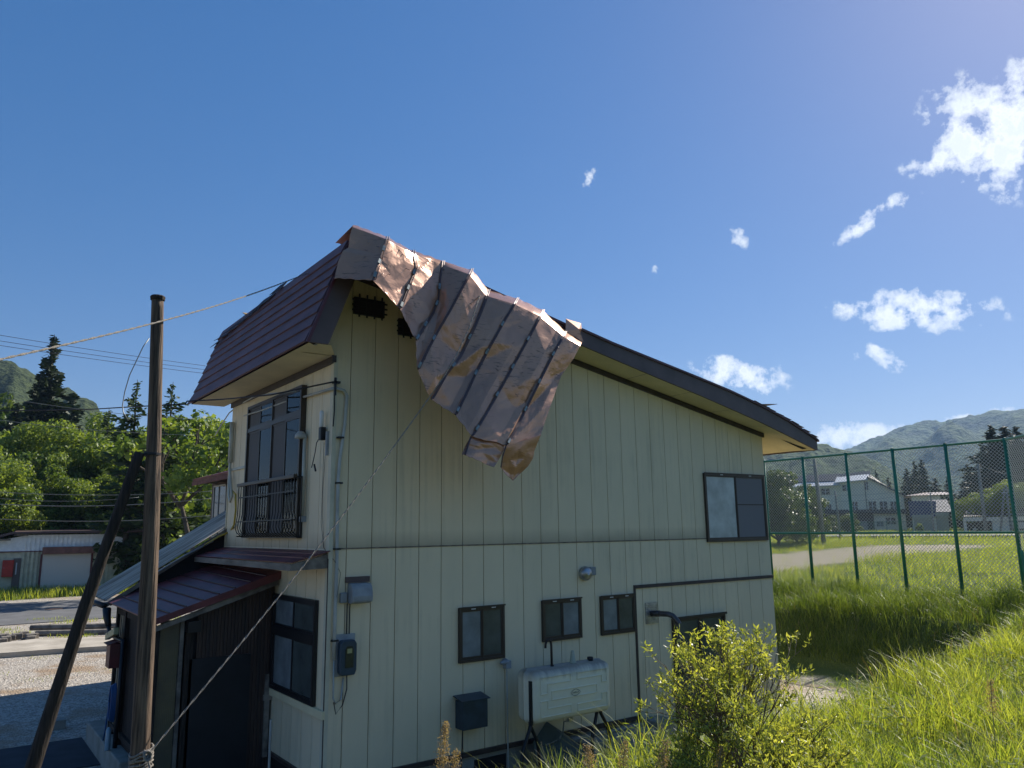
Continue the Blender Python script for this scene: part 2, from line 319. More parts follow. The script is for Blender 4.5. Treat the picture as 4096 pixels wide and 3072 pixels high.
def ground_mat():
    m = bpy.data.materials.new('ground'); m.use_nodes = True; t = m.node_tree; b = t.nodes['Principled BSDF']; b.inputs['Roughness'].default_value = .95; b.inputs['Specular IOR Level'].default_value = .15
    tc = N(t, 'ShaderNodeTexCoord'); sp = N(t, 'ShaderNodeSeparateXYZ'); L(t, tc.outputs['Object'], sp.inputs[0])
    def noise_(s, d=8, r=.6):
        n = N(t, 'ShaderNodeTexNoise'); n.inputs['Scale'].default_value = s; n.inputs['Detail'].default_value = d; n.inputs['Roughness'].default_value = r; L(t, tc.outputs['Object'], n.inputs['Vector']); return n.outputs['Fac']
    def mrg(v, a, b_, c=0., d=1.):
        n = N(t, 'ShaderNodeMapRange'); L(t, v, n.inputs[0]); n.inputs[1].default_value = a; n.inputs[2].default_value = b_; n.inputs[3].default_value = c; n.inputs[4].default_value = d; return n.outputs[0]
    def mixc(f, a, b_):
        n = N(t, 'ShaderNodeMix', data_type='RGBA'); L(t, f, n.inputs[0])
        for k, x in (('A', a), ('B', b_)):
            if isinstance(x, tuple): n.inputs[k].default_value = (*x, 1)
            else: L(t, x, n.inputs[k])
        return n.outputs['Result']
    def mth(op, a, b_, cl=False):
        n = N(t, 'ShaderNodeMath', operation=op); n.use_clamp = cl
        for i, x in enumerate((a, b_)):
            if isinstance(x, (int, float)): n.inputs[i].default_value = x
            else: L(t, x, n.inputs[i])
        return n.outputs[0]
    vor = N(t, 'ShaderNodeTexVoronoi'); vor.inputs['Scale'].default_value = 22; L(t, tc.outputs['Object'], vor.inputs['Vector'])
    sep = N(t, 'ShaderNodeSeparateColor'); L(t, vor.outputs['Color'], sep.inputs[0])
    grav = mixc(sep.outputs[0], (.22, .19, .155), (.58, .53, .46))
    grav = mixc(mrg(noise_(.45, 5), .50, .62), grav, (.32, .24, .165))
    soil = mixc(noise_(2.2), (.045, .06, .02), (.08, .105, .03))
    soilf = mixc(noise_(.5, 9, .7), (.06, .10, .025), (.11, .15, .04))
    dirt = mixc(noise_(1.6, 9, .7), (.33, .285, .20), (.47, .42, .32))
    X, Y = sp.outputs[0], sp.outputs[1]
    left = mth('LESS_THAN', X, 12.0)
    # dirt court in the field, its edge broken up
    nX = mth('ADD', X, mth('MULTIPLY', mth('SUBTRACT', noise_(.22, 6), .5), 10))
    nY = mth('ADD', Y, mth('MULTIPLY', mth('SUBTRACT', noise_(.25, 6), .5), 6))
    ct = mth('MULTIPLY', mrg(nX, 20.5, 22), mrg(nX, 53, 50))
    ct = mth('MULTIPLY', ct, mth('MULTIPLY', mrg(nY, 11.0, 12.2), mrg(nY, 20.8, 18.8)))
    ct = mth('MULTIPLY', ct, mrg(noise_(1.1, 8, .7), .66, .60))
    fieldc = mixc(ct, soilf, dirt)
    gardens = mixc(left, fieldc, soil)
    ga = mth('MULTIPLY', mrg(Y, -1.2, -.6), mrg(nX, 13.0, 12.0))           # yard in front and beside the house
    leftyard = mth('MULTIPLY', mrg(nX, 2.0, -1.0), mrg(Y, -4, -2.5))
    gg = mth('MAXIMUM', ga, leftyard)
    farv = mrg(Y, 44, 46)
    base = mixc(gg, gardens, grav)
    base = mixc(farv, base, soilf)
    L(t, base, b.inputs['Base Color'])
    bp = N(t, 'ShaderNodeBump'); bp.inputs['Strength'].default_value = .7; bp.inputs['Distance'].default_value = .03
    L(t, mth('ADD', mth('MULTIPLY', vor.outputs['Distance'], 1.5), noise_(14)), bp.inputs['Height']); L(t, bp.outputs[0], b.inputs['Normal'])
    return m
g = npmesh('ground', V, F, ground_mat(), smooth=True); g['kind'] = 'structure'
g['label'] = 'gravel yard, grassy banks and playing field round the house'

# roads and slabs
def pixroad(name, pts, z, th, m, label, kind='structure'):
    mb = MB(); P = [hit(u, v, 2, z) for u, v in pts]; n = len(P)
    mb.v = [tuple(p) for p in P] + [(p.x, p.y, p.z - th) for p in P]
    mb.f = [tuple(range(n)), tuple(range(n, 2 * n))[::-1]] + [(i, i + n, (i + 1) % n + n, (i + 1) % n) for i in range(n)]
    return build(name, mb, m, kind=kind, label=label)
mb = MB(); mb.quad((-40, 29.5, .03), (14, 29.0, .03), (40, 40, .03), (-40, 43, .03), .05)
build('road', mb, M['asphalt'], kind='structure', label='grey asphalt road in front of the shed')
mb = MB(); mb.box(48, 400, -120, 200, 0, .1)
mb = MB(); a, b_ = pol(57, 0, 84), pol(74, 0, 80); c, d_ = pol(74, 0, 100), pol(57, 0, 104)
mb.quad((a.x, a.y, 2.56), (b_.x, b_.y, 2.56), (c.x, c.y, 2.6), (d_.x, d_.y, 2.6), .1)
build('street', mb, mat('pale_concrete', (.15, .15, .15), rough=.8, var=.15), kind='structure', label='pale concrete street before the far houses')
M['slab'] = mat('weathered_slab', (.50, .45, .37), rough=.9, color2=(.33, .29, .23), vscale=1.2, bump=.3, bscale=20)
mb = MB(); mb.prism([(-9, 19.6), (-1.1, 18.6), (6, 16.5), (6, 19.0), (.7, 20.7), (-1.4, 21.9), (-4, 21.0)], 2, -.1, .16)
build('concrete_slab', mb, M['slab'], kind='structure', label='old tan concrete floor slab in the gravel yard')
mb = MB(); mb.prism([(-4.8, 4.6), (-1.95, 4.4), (-1.95, 6.5), (-4.2, 6.5)], 2, -.02, .02)
build('rubber_mat', mb, mat('dark_blue_mat', (.03, .035, .045), rough=.9, var=.3), label='dark rubber mat on the gravel beside the concrete step', cat='mat')
mb = MB(); mb.prism([(-1.95, 2.9), (-1.1, 2.9), (-1.1, 6.1), (-1.95, 6.1)], 2, -.1, .36)
build('concrete_step', mb, M['concrete'], bevel=.02, label='grey concrete entrance step beside the porch', cat='step')
mb = MB(); mb.box(-2.45, -2.1, 7.5, 7.75, -.02, .17)
build('concrete_block', mb, M['concrete'], bevel=.01, label='loose concrete block lying on the shaded gravel', cat='block')
for k, (xa, ya, xb, yb, zz) in enumerate([(-1.35, 24.6, 2.4, 22.5, .28), (-1.2, 24.2, 2.5, 22.1, .10)]):
    mb = MB(); n_ = Vector((.05, .13, 0))
    mb.tube([(xa, ya, zz), ((xa + xb) / 2, (ya + yb) / 2, zz - .03), (xb, yb, zz)], [.11, .13, .12], 7)
    build('timber_beam', mb, M['greywood'], label=['upper grey timber beam lying behind the concrete slab', 'lower grey timber beam on the ground behind the concrete slab'][k], cat='timber')
mb = MB(); rr_ = random.Random(5)
for i in range(26):
    s = rr_.uniform(.06, .17); cx, cy = -1.75 + rr_.uniform(-.7, .45), 23.4 + rr_.uniform(-.7, .7)
    mb.box(cx - s, cx + s, cy - s, cy + s * 1.2, 0, s * 1.3)
build('rubble', mb, M['greywood'], kind='stuff', bevel=.03, label='heap of broken stones at the end of the timber beams', cat='rubble')
mb = MB(); mb.lathe([(.42, .0), (.42, .045), (.38, .05), (.0, .05)], hit(*z2(360, 608), 2, .0), n=24)
build('manhole_cover', mb, mat('rusty_iron', (.12, .07, .05), rough=.8, var=.4), label='round rusty manhole cover in the asphalt road', cat='manhole')

# ---------------------------------------------------------------- house
H = thing('house', 'two-storey cream sided house with maroon mansard roof and torn roofing', 'house')
def soff(x): return 5.68 + .189 * (10.06 - x)          # underside of the right slope at the wall
PITCH, PH = .39, 1.82
def manx(z): return -.64 + .357 * (z - 6.2)
def topline(x):
    return soff(x) + .02
# gable wall boards
mb = MB(); grooves = []
xs = [-.48]; k = math.floor((-.48 - PH) / PITCH) + 1
while PH + k * PITCH < 10.01:
    if PH + k * PITCH > -.47: xs.append(PH + k * PITCH)
    k += 1
xs.append(10.01)
G_ = .006
for a, b in zip(xs[:-1], xs[1:]):
    x0, x1 = a + G_, b - G_
    if a <= -.48: x0 = a
    if b >= 10: x1 = b
    zt0, zt1 = min(topline(x0), 7.62), min(topline(x1), 7.62)
    if x0 < .3:            # under the mansard slope
        zt0 = min(zt0, 6.3 + (x0 + .48) / .357); zt1 = min(zt1, 6.3 + (x1 + .48) / .357)
    def panel(xa, xb, za, zb0, zb1): mb.prism([(xa, za), (xb, za), (xb, zb1), (xa, zb0)], 1, -.0, .03)
    if x1 < 0: panel(x0, x1, 6.2, zt0, zt1); continue
    if x0 < 0:
        panel(x0, 0, 6.2, zt0, zt0 + (zt1 - zt0) * (0 - x0) / (x1 - x0)); x0_ = 0.0
        panel(0, x1, 3.44, zt0 + (zt1 - zt0) * (0 - x0) / (x1 - x0), zt1); panel(0, x1, .40, 3.425, 3.425); continue
    lo = .40 if b <= 5.92 else .02
    if a < 5.91 < b:
        panel(x0, 5.90, .40, 3.425, 3.425); panel(5.90, x1, .02, 3.425, 3.425)
    else: panel(x0, x1, lo, 3.425, 3.425)
    panel(x0, x1, 3.44, zt0, zt1)
build('gable_wall', mb, M['siding'], H)
# backing behind the grooves = the building's body
mb = MB(); mb.prism([(.02, .0), (9.99, .0), (9.99, 5.67), (.4, 7.58), (.1, 7.58), (-.43, 6.25), (.02, 6.2)], 1, .025, 4.93)
build('wall_core', mb, M['groove'], H)
# left face boards
mb = MB(); y = 0.03
while y < 4.95:
    y1 = min(y + PITCH, 4.95); mb.box(-.0, .03, y + G_, y1 - G_, .36, 6.2); y = y1
build('side_wall', mb, M['siding'], H)
mb = MB(); mb.box(9.985, 10.01, .03, 4.95, 0, 5.65); build('right_wall', mb, M['siding'], H)
mb = MB(); mb.box(-.02, 10.03, 4.94, 4.97, 0, 5.6); build('rear_wall', mb, M['siding'], H)
# corner column and its dark seam
mb = MB(); mb.box(-.012, .05, -.012, .09, .36, 6.18); build('corner_post', mb, mat('corner_cream', (.62, .57, .42), rough=.6, var=.15, vscale=2), H)
mb = MB(); mb.box(-.018, -.010, -.02, .0, .36, 3.3); build('corner_seam', mb, M['trim'], H)
# joint trims
mb = MB(); mb.box(.1, 7.95, -.012, 0.01, 3.422, 3.437); build('siding_joint', mb, M['joint'], H)
mb = MB(); mb.box(5.885, 10.03, -.03, .01, 2.575, 2.635); build('drip_trim', mb, M['trim'], H)
mb = MB(); mb.box(5.885, 5.925, -.022, .01, .30, 2.574); build('vertical_trim', mb, M['trim'], H)
mb = MB(); mb.box(-.03, 5.90, -.04, .01, .335, .405); mb.box(-.04, .0, -.04, 4.95, .335, .39); build('base_trim', mb, M['trim'], H)
# foundation with vents
mb = MB(); mb.box(.03, 5.88, .02, 4.9, -.2, .335); mb.box(5.88, 9.99, -.02, 4.9, -.2, .03); build('foundation', mb, M['concrete'], H)
for (xa, xb) in ((2.42, 3.0), (.75, 1.2)):
    mb = MB(); mb.box(xa, xb, .005, .03, .03, .26); f_ = build('foundation_vent', mb, M['dark'], H)
# low concrete kerb wall in front
mb = MB(); mb.box(4.3, 5.9, -.42, -.06, -.1, .26); mb.box(5.9, 6.32, -.5, -.04, -.1, .36); mb.box(3.6, 6.1, -.16, -.05, .26, .30)
build('low_wall', mb, M['concrete'], bevel=.015, label='low grey concrete wall along the foot of the house', cat='wall')
mb = MB(); mb.box(-.3, 10.6, -.75, .0, -.06, .02); build('pavement', mb, M['concrete'], kind='structure', label='concrete apron along the foot of the gable wall')

# soffits
TOPX, TOPZ = [4.3, 5.02, 6.29, 7.33, 8.26, 9.25, 10.09, 11.14], [7.1, 6.95, 6.73, 6.55, 6.38, 6.16, 5.93, 5.57]
BOTX, BOTZ = [4.34, 5.37, 6.26, 7.3, 8.41, 9.21, 10.04, 10.48, 11.1], [6.79, 6.58, 6.40, 6.2, 5.965, 5.79, 5.585, 5.47, 5.30]
def rtop(x):
    if x < 4.3: return 7.1 - .05 * min(1, (4.3 - x) / .3) + .2215 * (4.3 - x)
    return float(np.interp(x, TOPX, TOPZ))
def rbot(x):
    if x < 4.34: return 6.79 + .205 * (4.34 - x)
    return float(np.interp(x, BOTX, BOTZ))
mb = MB(); EY = -.57; sx = [0, 2, 4.3, 5.4, 6.3, 7.3, 8.4, 9.2, 10.04, 10.5, 11.12]; vs_ = []
for x in sx:
    zi = soff(x) - .004 if x < 10.05 else rbot(x) + .03 + (11.12 - x) * .06
    vs_ += [(x, EY, rbot(x) + .006), (x, 0.0, zi), (x, 5.5, zi)]
mb.add(vs_, [(3 * i + k, 3 * i + k + 1, 3 * i + k + 4, 3 * i + k + 3) for i in range(len(sx) - 1) for k in range(2)])
build('soffit', mb, M['soffit'], H)
mb = MB()
for x in (5.9, 7.1, 8.3, 9.5):
    mb = MB(); mb.add([(x, EY, rbot(x) + .003), (x + .012, EY, rbot(x) + .003), (x + .012, 0, soff(x) - .007), (x, 0, soff(x) - .007)], [(0, 1, 2, 3)]); build('soffit_joint', mb, M['groove'], H)
mb = MB(); mb.prism([(10.25, 5.40 + .17), (10.62, 5.36 + .09), (10.95, 5.40)], 0, 0, .01) if False else None
mb.add([(10.35, -.25, 5.535), (10.97, -.46, 5.335), (10.98, -.34, 5.335), (10.7, -.28, 5.43)], [(0, 1, 2, 3)])
build('soffit_crack', mb, M['dark'], H)
mb = MB(); mb.quad((-.62, -.58, 6.2), (-.62, 5.55, 6.2), (.0, 5.55, 6.2), (.0, -.0, 6.2), .0); mb.quad((-.48, -.58, 6.201), (-.46, 0, 6.201), (.0, 0, 6.201), (-.3, -.58, 6.201), 0)
build('box_soffit', mb, M['soffit'], H)
mb = MB(); mb.box(-.035, .0, .0, 4.97, 6.09, 6.19); mb.box(-.05, .012, -.04, .0, 6.10, 6.20)
build('eave_trim', mb, M['trim'], H)
mb = MB()
mb.prism([(-.0, soff(0) - .008), (10.05, soff(10.05) - .008), (10.05, 5.58), (0, soff(0) - .105)], 1, -.035, .0); build('gable_trim', mb, M['trim'], H)
# mansard slope with lapped courses
mb = MB(); zz = [6.2, 6.43, 6.63, 6.83, 7.03, 7.2, 7.38, 7.56, 7.76]
for i in range(8):
    za, zb = zz[i], zz[i + 1]; xa, xb = manx(za) - .028, manx(zb) - .004; fl = .12 if i == 0 else 0
    ya, yb = -.60, 5.56
    mb.quad((xa, ya, za), (xb, ya, zb), (xb, yb, zb), (xa, yb + fl, za), -.03)
mb.add([(manx(6.2), -.6, 6.2), (manx(7.76), -.6, 7.76), (manx(7.76), 5.56, 7.76), (manx(6.2), 5.56, 6.2), (manx(6.2) + .12, -.6, 6.2), (manx(7.76) + .12, -.6, 7.7), (manx(7.76) + .12, 5.56, 7.7), (manx(6.2) + .12, 5.56, 6.2)],
       [(4, 7, 6, 5), (0, 4, 5, 1), (3, 2, 6, 7)])
build('mansard_roof', mb, M['roof'], H)
mb = MB()   # mansard barge board
mb.prism([(-.66, 6.2), (-.36, 6.2), (.16, 7.62), (.16, 7.86), (-.02, 7.86)], 1, -.625, -.585); build('mansard_barge', mb, M['fascia'], H)
mb = MB(); mb.prism([(-.69, 6.19), (-.64, 6.19), (-.02, 7.86), (-.06, 7.86)], 1, -.65, -.626); build('barge_edge', mb, mat('edge_maroon', (.10, .022, .03), rough=.4), H)
# main roof slope: gentle sag to the eave
xr = [.45, 1, 2, 3, 4, 4.3, 5.02, 5.6, 6.29, 6.8, 7.33, 7.8, 8.26, 8.8, 9.25, 9.7, 10.09, 10.6, 11.14, 11.22]
pr = [(-.08, 7.74), (.2, 7.89)] + [(x, rtop(x)) for x in xr[:-1]] + [(11.22, rtop(11.14) - .04)]
low = [(x, z - .04) for x, z in pr[::-1]]
mb = MB(); mb.prism(pr + low, 1, -.63, 5.56); build('main_roof', mb, M['roof'], H)
mb = MB()
pb = [(x, rtop(x) - .042) for x in [.2] + xr[:-2] + [11.13]]; bb = [(x, rbot(x)) for x in ([.2, 2, 4, 4.34, 5.37, 6.26, 7.3, 8.41, 9.21, 10.04, 10.48, 11.13])[::-1]]
mb.prism(pb + bb, 1, -.60, -.565); build('barge_board', mb, M['fascia'], H)
mb = MB(); mb.box(11.13, 11.17, -.6, 5.56, 5.30, 5.50); build('eave_fascia', mb, M['fascia'], H)
mb = MB()
for i in range(9):
    x = 9.0 + i * .24 + rnd.uniform(-.04, .04); z = rtop(x) + .002
    mb.quad((x, -.64 + rnd.uniform(-.01, .01), z + rnd.uniform(0, .015)), (x + .26, -.638, z - .055 + rnd.uniform(0, .012)), (x + .26, .4, z - .05), (x, .4, z + .01), .006)
mb.quad((9.25, -.62, rtop(9.25) + .02), (9.72, -.66, rtop(9.25) + .055), (9.7, -.2, rtop(9.25) + .05), (9.3, -.2, rtop(9.3) + .02), .008)
build('lifted_roof_edge', mb, mat('rusty_roof_edge', (.075, .035, .035), rough=.5, color2=(.12, .08, .05), vscale=12), H)
# torn ridge strip on the mansard
mb = MB(); y = 1.95; r2 = random.Random(3)
while y < 5.5:
    s = r2.uniform(.3, .55); y2 = min(y + s, 5.6); zb = 7.76 - .04 - (y - 2) / 3.5 * .27
    o = r2.uniform(.03, .09)
    zb2 = zb - .02
    mb.quad((manx(zb) - .06, y, zb), (manx(zb2) - .08 - o, y2, zb2 - r2.uniform(0, .07)), (manx(7.8) - .0, y2 - .04, 7.84 + r2.uniform(0, .06) - (y - 2) / 3.5 * .2), (manx(7.8) + .03, y + .05, 7.85 + r2.uniform(0, .05) - (y - 2) / 3.5 * .2), .008)
    y = y2
build('torn_ridge_strip', mb, mat('torn_dark_felt', (.035, .025, .03), rough=.7, var=.4, vscale=15, bump=.5, bscale=30), H)
mb = MB(); p = hit(*z3(490, 676), 1, 3.9); mb.quad(p + Vector((-.12, 0, .02)), p + Vector((.0, .05, -.03)), p + Vector((.13, .1, .0)), p + Vector((.05, .1, .05)), .01)
build('roof_splinter', mb, mat('pale_wood_chip', (.45, .32, .16), rough=.8), H)
# gable vents
for (xa, xb, za, zb) in ((.27, .77, 6.88, 7.14), (1.02, 1.52, 6.66, 6.92)):
    mb = MB(); mb.box(xa, xb, -.05, -.0, za, zb)
    for k in range(3): mb.box(xa - .04, xb + .04, -.06, -.05, za + .04 + k * .08, za + .065 + k * .08)
    for k in range(4): mb.box(xa + .06 + k * .125, xa + .085 + k * .125, -.07, -.06, za - .05, zb + .05)
    build('gable_vent', mb, M['black'], H)

# windows on the gable wall
def win_g(x0, x1, z0, z1, panes, fr=.045, depth=.05, name='window', bar=None):
    f = MB(); f.box(x0, x0 + fr, -depth, .0, z0, z1); f.box(x1 - fr, x1, -depth, 0, z0, z1); f.box(x0 + fr, x1 - fr, -depth, 0, z1 - fr, z1); f.box(x0 + fr, x1 - fr, -depth, 0, z0, z0 + fr)
    f.box(x0 - .01, x1 + .01, -depth - .015, -depth, z1 - .012, z1 + .012)
    wn = build(name, f, M['alum'], H, bevel=.004)
    n = len(panes); iw = (x1 - x0 - 2 * fr) / n
    for i, m_ in enumerate(panes):
        a = x0 + fr + i * iw; b = a + iw; yy = -.030 if i % 2 else -.020
        s = MB(); t_ = .022
        s.box(a, a + t_, yy - .012, yy + .01, z0 + fr, z1 - fr); s.box(b - t_, b, yy - .012, yy + .01, z0 + fr, z1 - fr)
        s.box(a + t_, b - t_, yy - .012, yy + .01, z1 - fr - t_, z1 - fr); s.box(a + t_, b - t_, yy - .012, yy + .01, z0 + fr, z0 + fr + t_ * 1.6)
        if bar and i == 1: s.box(a + t_, b - t_, yy - .01, yy + .0, (z0 + z1) / 2 + .05, (z0 + z1) / 2 + .07)
        build('sash', s, M['alum'], wn)
        s = MB(); s.box(a + t_, b - t_, yy, yy + .008, z0 + fr + t_, z1 - fr - t_); build('pane', s, M[m_], wn)
        s = MB(); s.box((a + b) / 2 - .02, (a + b) / 2 + .06, -depth - .004, -depth, z1 - .032, z1 - .020); build('window_tag', s, M['white'], wn)
    return wn
M['frost_blue'] = glassmat('frosted_glass_curtained', (.46, .50, .48), .3, .5)
win_g(7.97, 9.93, 3.36, 4.74, ['frost_blue', 'frost_lav'] if False else ['frost_blue', 'screen'], fr=.05, bar=True)
win_g(2.12, 2.97, 1.68, 2.49, ['frost', 'frost_dark']); win_g(3.74, 4.59, 1.84, 2.50, ['frost_dark', 'frost']); win_g(5.04, 5.875, 1.83, 2.49, ['frost', 'frost_dark'])
# back door
mb = MB(); mb.box(6.84, 6.89, -.05, 0, .02, 1.97); mb.box(8.30, 8.35, -.05, 0, .02, 1.97); mb.box(6.89, 8.30, -.05, 0, 1.92, 1.97); mb.box(6.82, 8.38, -.07, -.05, 1.96, 2.0)
bd = build('back_door', mb, M['alum'], H)
for i, (a, b) in enumerate(((6.89, 7.6), (7.6, 8.30))):
    mb = MB(); mb.box(a, a + .04, -.04 + .012 * i, -.01, .04, 1.92); mb.box(b - .04, b, -.04 + .012 * i, -.01, .04, 1.92); mb.box(a + .04, b - .04, -.04 + .012 * i, -.01, .04, .5); mb.box(a + .04, b - .04, -.04 + .012 * i, -.01, .95, 1.0)
    build('door_leaf', mb, M['alum'], bd)
    mb = MB(); mb.box(a + .04, b - .04, -.02, -.01, .5, .95); mb.box(a + .04, b - .04, -.02, -.01, 1.0, 1.92); build('pane', mb, M['frost_dark'], bd)

# balcony window on the left face
def lbox(mb, y0, y1, x0, x1, z0, z1): return mb.box(x0, x1, y0, y1, z0, z1)
fr = .05
mb = MB(); ya, yb, za, zb = 1.04, 3.71, 3.58, 5.93; zt = 5.45
lbox(mb, ya, ya + fr, -.09, 0, za, zb); lbox(mb, yb - fr, yb, -.09, 0, za, zb); lbox(mb, ya + fr, yb - fr, -.09, 0, zb - fr, zb); lbox(mb, ya + fr, yb - fr, -.09, 0, za, za + fr); lbox(mb, ya + fr, yb - fr, -.085, 0, zt, zt + .07)
bw = build('balcony_window', mb, M['alum'], H)
M['glass'] = None
def realglass(name):
    m = bpy.data.materials.new(name); m.use_nodes = True; t = m.node_tree; t.nodes.clear(); o = N(t, 'ShaderNodeOutputMaterial')
    g_ = N(t, 'ShaderNodeBsdfGlossy'); g_.inputs['Roughness'].default_value = .03; g_.inputs['Color'].default_value = (.55, .6, .62, 1)
    tr = N(t, 'ShaderNodeBsdfTransparent'); tr.inputs['Color'].default_value = (.62, .68, .66, 1); fn = N(t, 'ShaderNodeFresnel'); fn.inputs[0].default_value = 1.6
    s = N(t, 'ShaderNodeMixShader'); L(t, fn.outputs[0], s.inputs[0]); L(t, tr.outputs[0], s.inputs[1]); L(t, g_.outputs[0], s.inputs[2]); L(t, s.outputs[0], o.inputs['Surface']); return m
M['glass'] = realglass('window_glass')
M['screenfine'] = mat('window_screen', (.11, .11, .11), rough=.8)
n4 = 4; iw = (yb - ya - 2 * fr) / n4
for i in range(n4):
    a = ya + fr + i * iw; b = a + iw; xo = -.07 if i % 2 == 0 else -.055
    for (z0, z1) in ((za + fr, zt), (zt + .07, zb - fr)):
        s = MB(); t_ = .03; lbox(s, a, a + t_, xo - .01, xo + .012, z0, z1); lbox(s, b - t_, b, xo - .01, xo + .012, z0, z1); lbox(s, a + t_, b - t_, xo - .01, xo + .012, z1 - t_, z1); lbox(s, a + t_, b - t_, xo - .01, xo + .012, z0, z0 + t_)
        build('sash', s, M['alum'], bw)
        s = MB(); lbox(s, a + t_, b - t_, xo, xo + .004, z0 + t_, z1 - t_); build('pane', s, M['glass'] if i in (0, 2) else M['screenfine'], bw)
M['curtain'] = mat('net_curtain', (.38, .38, .38), rough=.9, var=.2, vscale=3)
mb = MB(); nn = 150; vs_ = []
for i in range(nn + 1):
    y = ya + fr + (yb - ya - 2 * fr) * i / nn; x = -.026 + .005 * math.sin(y * 46) + .004 * math.sin(y * 17)
    vs_ += [(x, y, za + .08), (x, y, zb - .05)]
mb.add(vs_, [(2 * i, 2 * i + 2, 2 * i + 3, 2 * i + 1) for i in range(nn) if not (38 < i < 52)]); build('curtain', mb, M['curtain'], bw)
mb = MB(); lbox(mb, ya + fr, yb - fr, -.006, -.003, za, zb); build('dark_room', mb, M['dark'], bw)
# railing
RL = thing('balcony_railing', None, None); RL.parent = H
for k in ('label', 'category'):
    if k in RL: del RL[k]
RX = -.20
mb = MB(); mb.box(RX - .03, RX + .03, .86, 3.66, 4.47, 4.53); build('handrail', mb, M['alum'], RL, bevel=.008)
nb = 22
for i in range(nb):
    y = .90 + i * (2.72 / (nb - 1)); mb = MB()
    mb.tube([(RX, y, 4.47), (RX, y, 3.98), (RX - .02, y, 3.85), (RX - .03, y, 3.75), (RX - .0, y, 3.67), (RX + .08, y, 3.61), (-.10, y, 3.6)], .008, 5)
    build('baluster', mb, M['black'], RL)
for z_, x_ in ((4.28, RX), (3.86, RX - .018)):
    mb = MB(); mb.box(x_ - .008, x_ + .008, .9, 3.62, z_ - .01, z_ + .01); build('cross_bar', mb, M['black'], RL)
for y in (.9, 3.62):
    mb = MB(); mb.box(RX, -.09, y - .01, y + .01, 4.48, 4.50); mb.box(-.092, -.08, y - .012, y + .012, 3.60, 4.50); mb.box(RX, -.09, y - .01, y + .01, 3.60, 3.62); build('rail_bracket', mb, M['black'], RL)

# lower window on the left face
mb = MB(); ya, yb, za, zb = .30, 2.05, 1.31, 2.72
lbox(mb, ya, ya + fr, -.06, 0, za, zb); lbox(mb, yb - fr, yb, -.06, 0, za, zb); lbox(mb, ya + fr, yb - fr, -.06, 0, zb - fr, zb); lbox(mb, ya + fr, yb - fr, -.06, 0, za, za + fr); lbox(mb, ya + fr, yb - fr, -.065, 0, 2.13, 2.25)
lw = build('side_window', mb, M['black'], H)
for i in range(2):
    a = ya + fr + i * .825; b = a + .825
    for (z0, z1) in ((za + fr, 2.13), (2.25, zb - fr)):
        s = MB(); t_ = .03; lbox(s, a, a + t_, -.045 + i * .01, -.02, z0, z1); lbox(s, b - t_, b, -.045 + i * .01, -.02, z0, z1); lbox(s, a + t_, b - t_, -.045 + i * .01, -.02, z1 - t_, z1); lbox(s, a + t_, b - t_, -.045 + i * .01, -.02, z0, z0 + t_)
        build('sash', s, M['black'], lw)
        s = MB(); lbox(s, a + t_, b - t_, -.03 + i * .01, -.02 + i * .002, z0 + t_, z1 - t_); build('pane', s, M['frost_dark'] if i == 0 else M['frost'], lw)
mb = MB(); lbox(mb, -.03, 2.25, -.05, 0, 1.19, 1.30); build('window_sill', mb, M['soffit'], H, bevel=.006)
# pent canopy on the left face
CP = thing('pent_canopy', None, None); CP.parent = H
mb = MB()
mb.quad((-.52, .02, 3.255), (-.0, -.06, 3.40), (-.0, 4.95, 3.40), (-.52, 5.15, 3.255), -.012)
for k, x in enumerate((-.17, -.35)): mb.box(x - .006, x + .006, -.02, 5.0, 3.40 + x * .28 + .008, 3.40 + x * .28 + .028)
build('canopy_roof', mb, M['roofred'], CP)
mb = MB(); mb.box(-.54, -.51, .02, 5.15, 3.155, 3.245); mb.add([(-.51, .02, 3.155), (-.0, .0, 3.17), (-.0, .0, 3.36), (-.51, .02, 3.245), (-.51, .05, 3.155), (-.0, .03, 3.17), (-.0, .03, 3.36), (-.51, .05, 3.245)], [(0, 1, 2, 3), (7, 6, 5, 4), (0, 4, 5, 1), (3, 2, 6, 7)])
build('canopy_fascia', mb, M['greywood'], CP)

# ---------------------------------------------------------------- fittings on the house (each its own thing)
mb = MB()   # light grey conduit running round the corner and down
cpts = [(-.09, 3.9, 5.80), (-.07, 3.0, 5.78), (-.05, 1.9, 5.78), (-.05, 1.1, 5.74), (-.05, -.03, 5.70), (.05, -.05, 5.705), (.14, -.045, 5.69), (.19, -.04, 5.62), (.17, -.04, 5.2), (.11, -.04, 4.70), (.09, -.04, 4.4), (.09, -.04, 3.9), (.105, -.04, 3.3), (.10, -.04, 2.6), (.10, -.04, 1.95), (.105, -.04, 1.45), (.14, -.04, 1.38), (.22, -.03, 1.42), (.25, -.03, 1.7)]
mb.tube(cpts[3:15], [.02, .022, .022, .024, .026, .026, .026, .026, .026, .026, .026, .026], 8); mb.tube(cpts[:4], .014, 8); mb.tube(cpts[14:], .012, 6)
cd = build('wiring_conduit', mb, M['pvc'], smooth=True, label='light grey wiring conduit bent round the house corner', cat='conduit')
for zc in (5.0, 4.35, 3.43, 2.2):
    mb = MB(); mb.box(.06, .15, -.072, -.005, zc - .012, zc + .012); build('clamp', mb, M['black'], cd)
mb = MB(); mb.box(-.03, .06, -.10, -.0, 5.78, 5.81); mb.box(-.03, -.0, -.1, -.07, 5.60, 5.86); mb.tube([(-.02, -.08, 5.6), (-.01, -.07, 5.4), (-.02, -.06, 5.15)], .01, 5)
build('cable_bracket', mb, M['black'], label='black iron bracket holding the service cable at the house corner', cat='bracket')
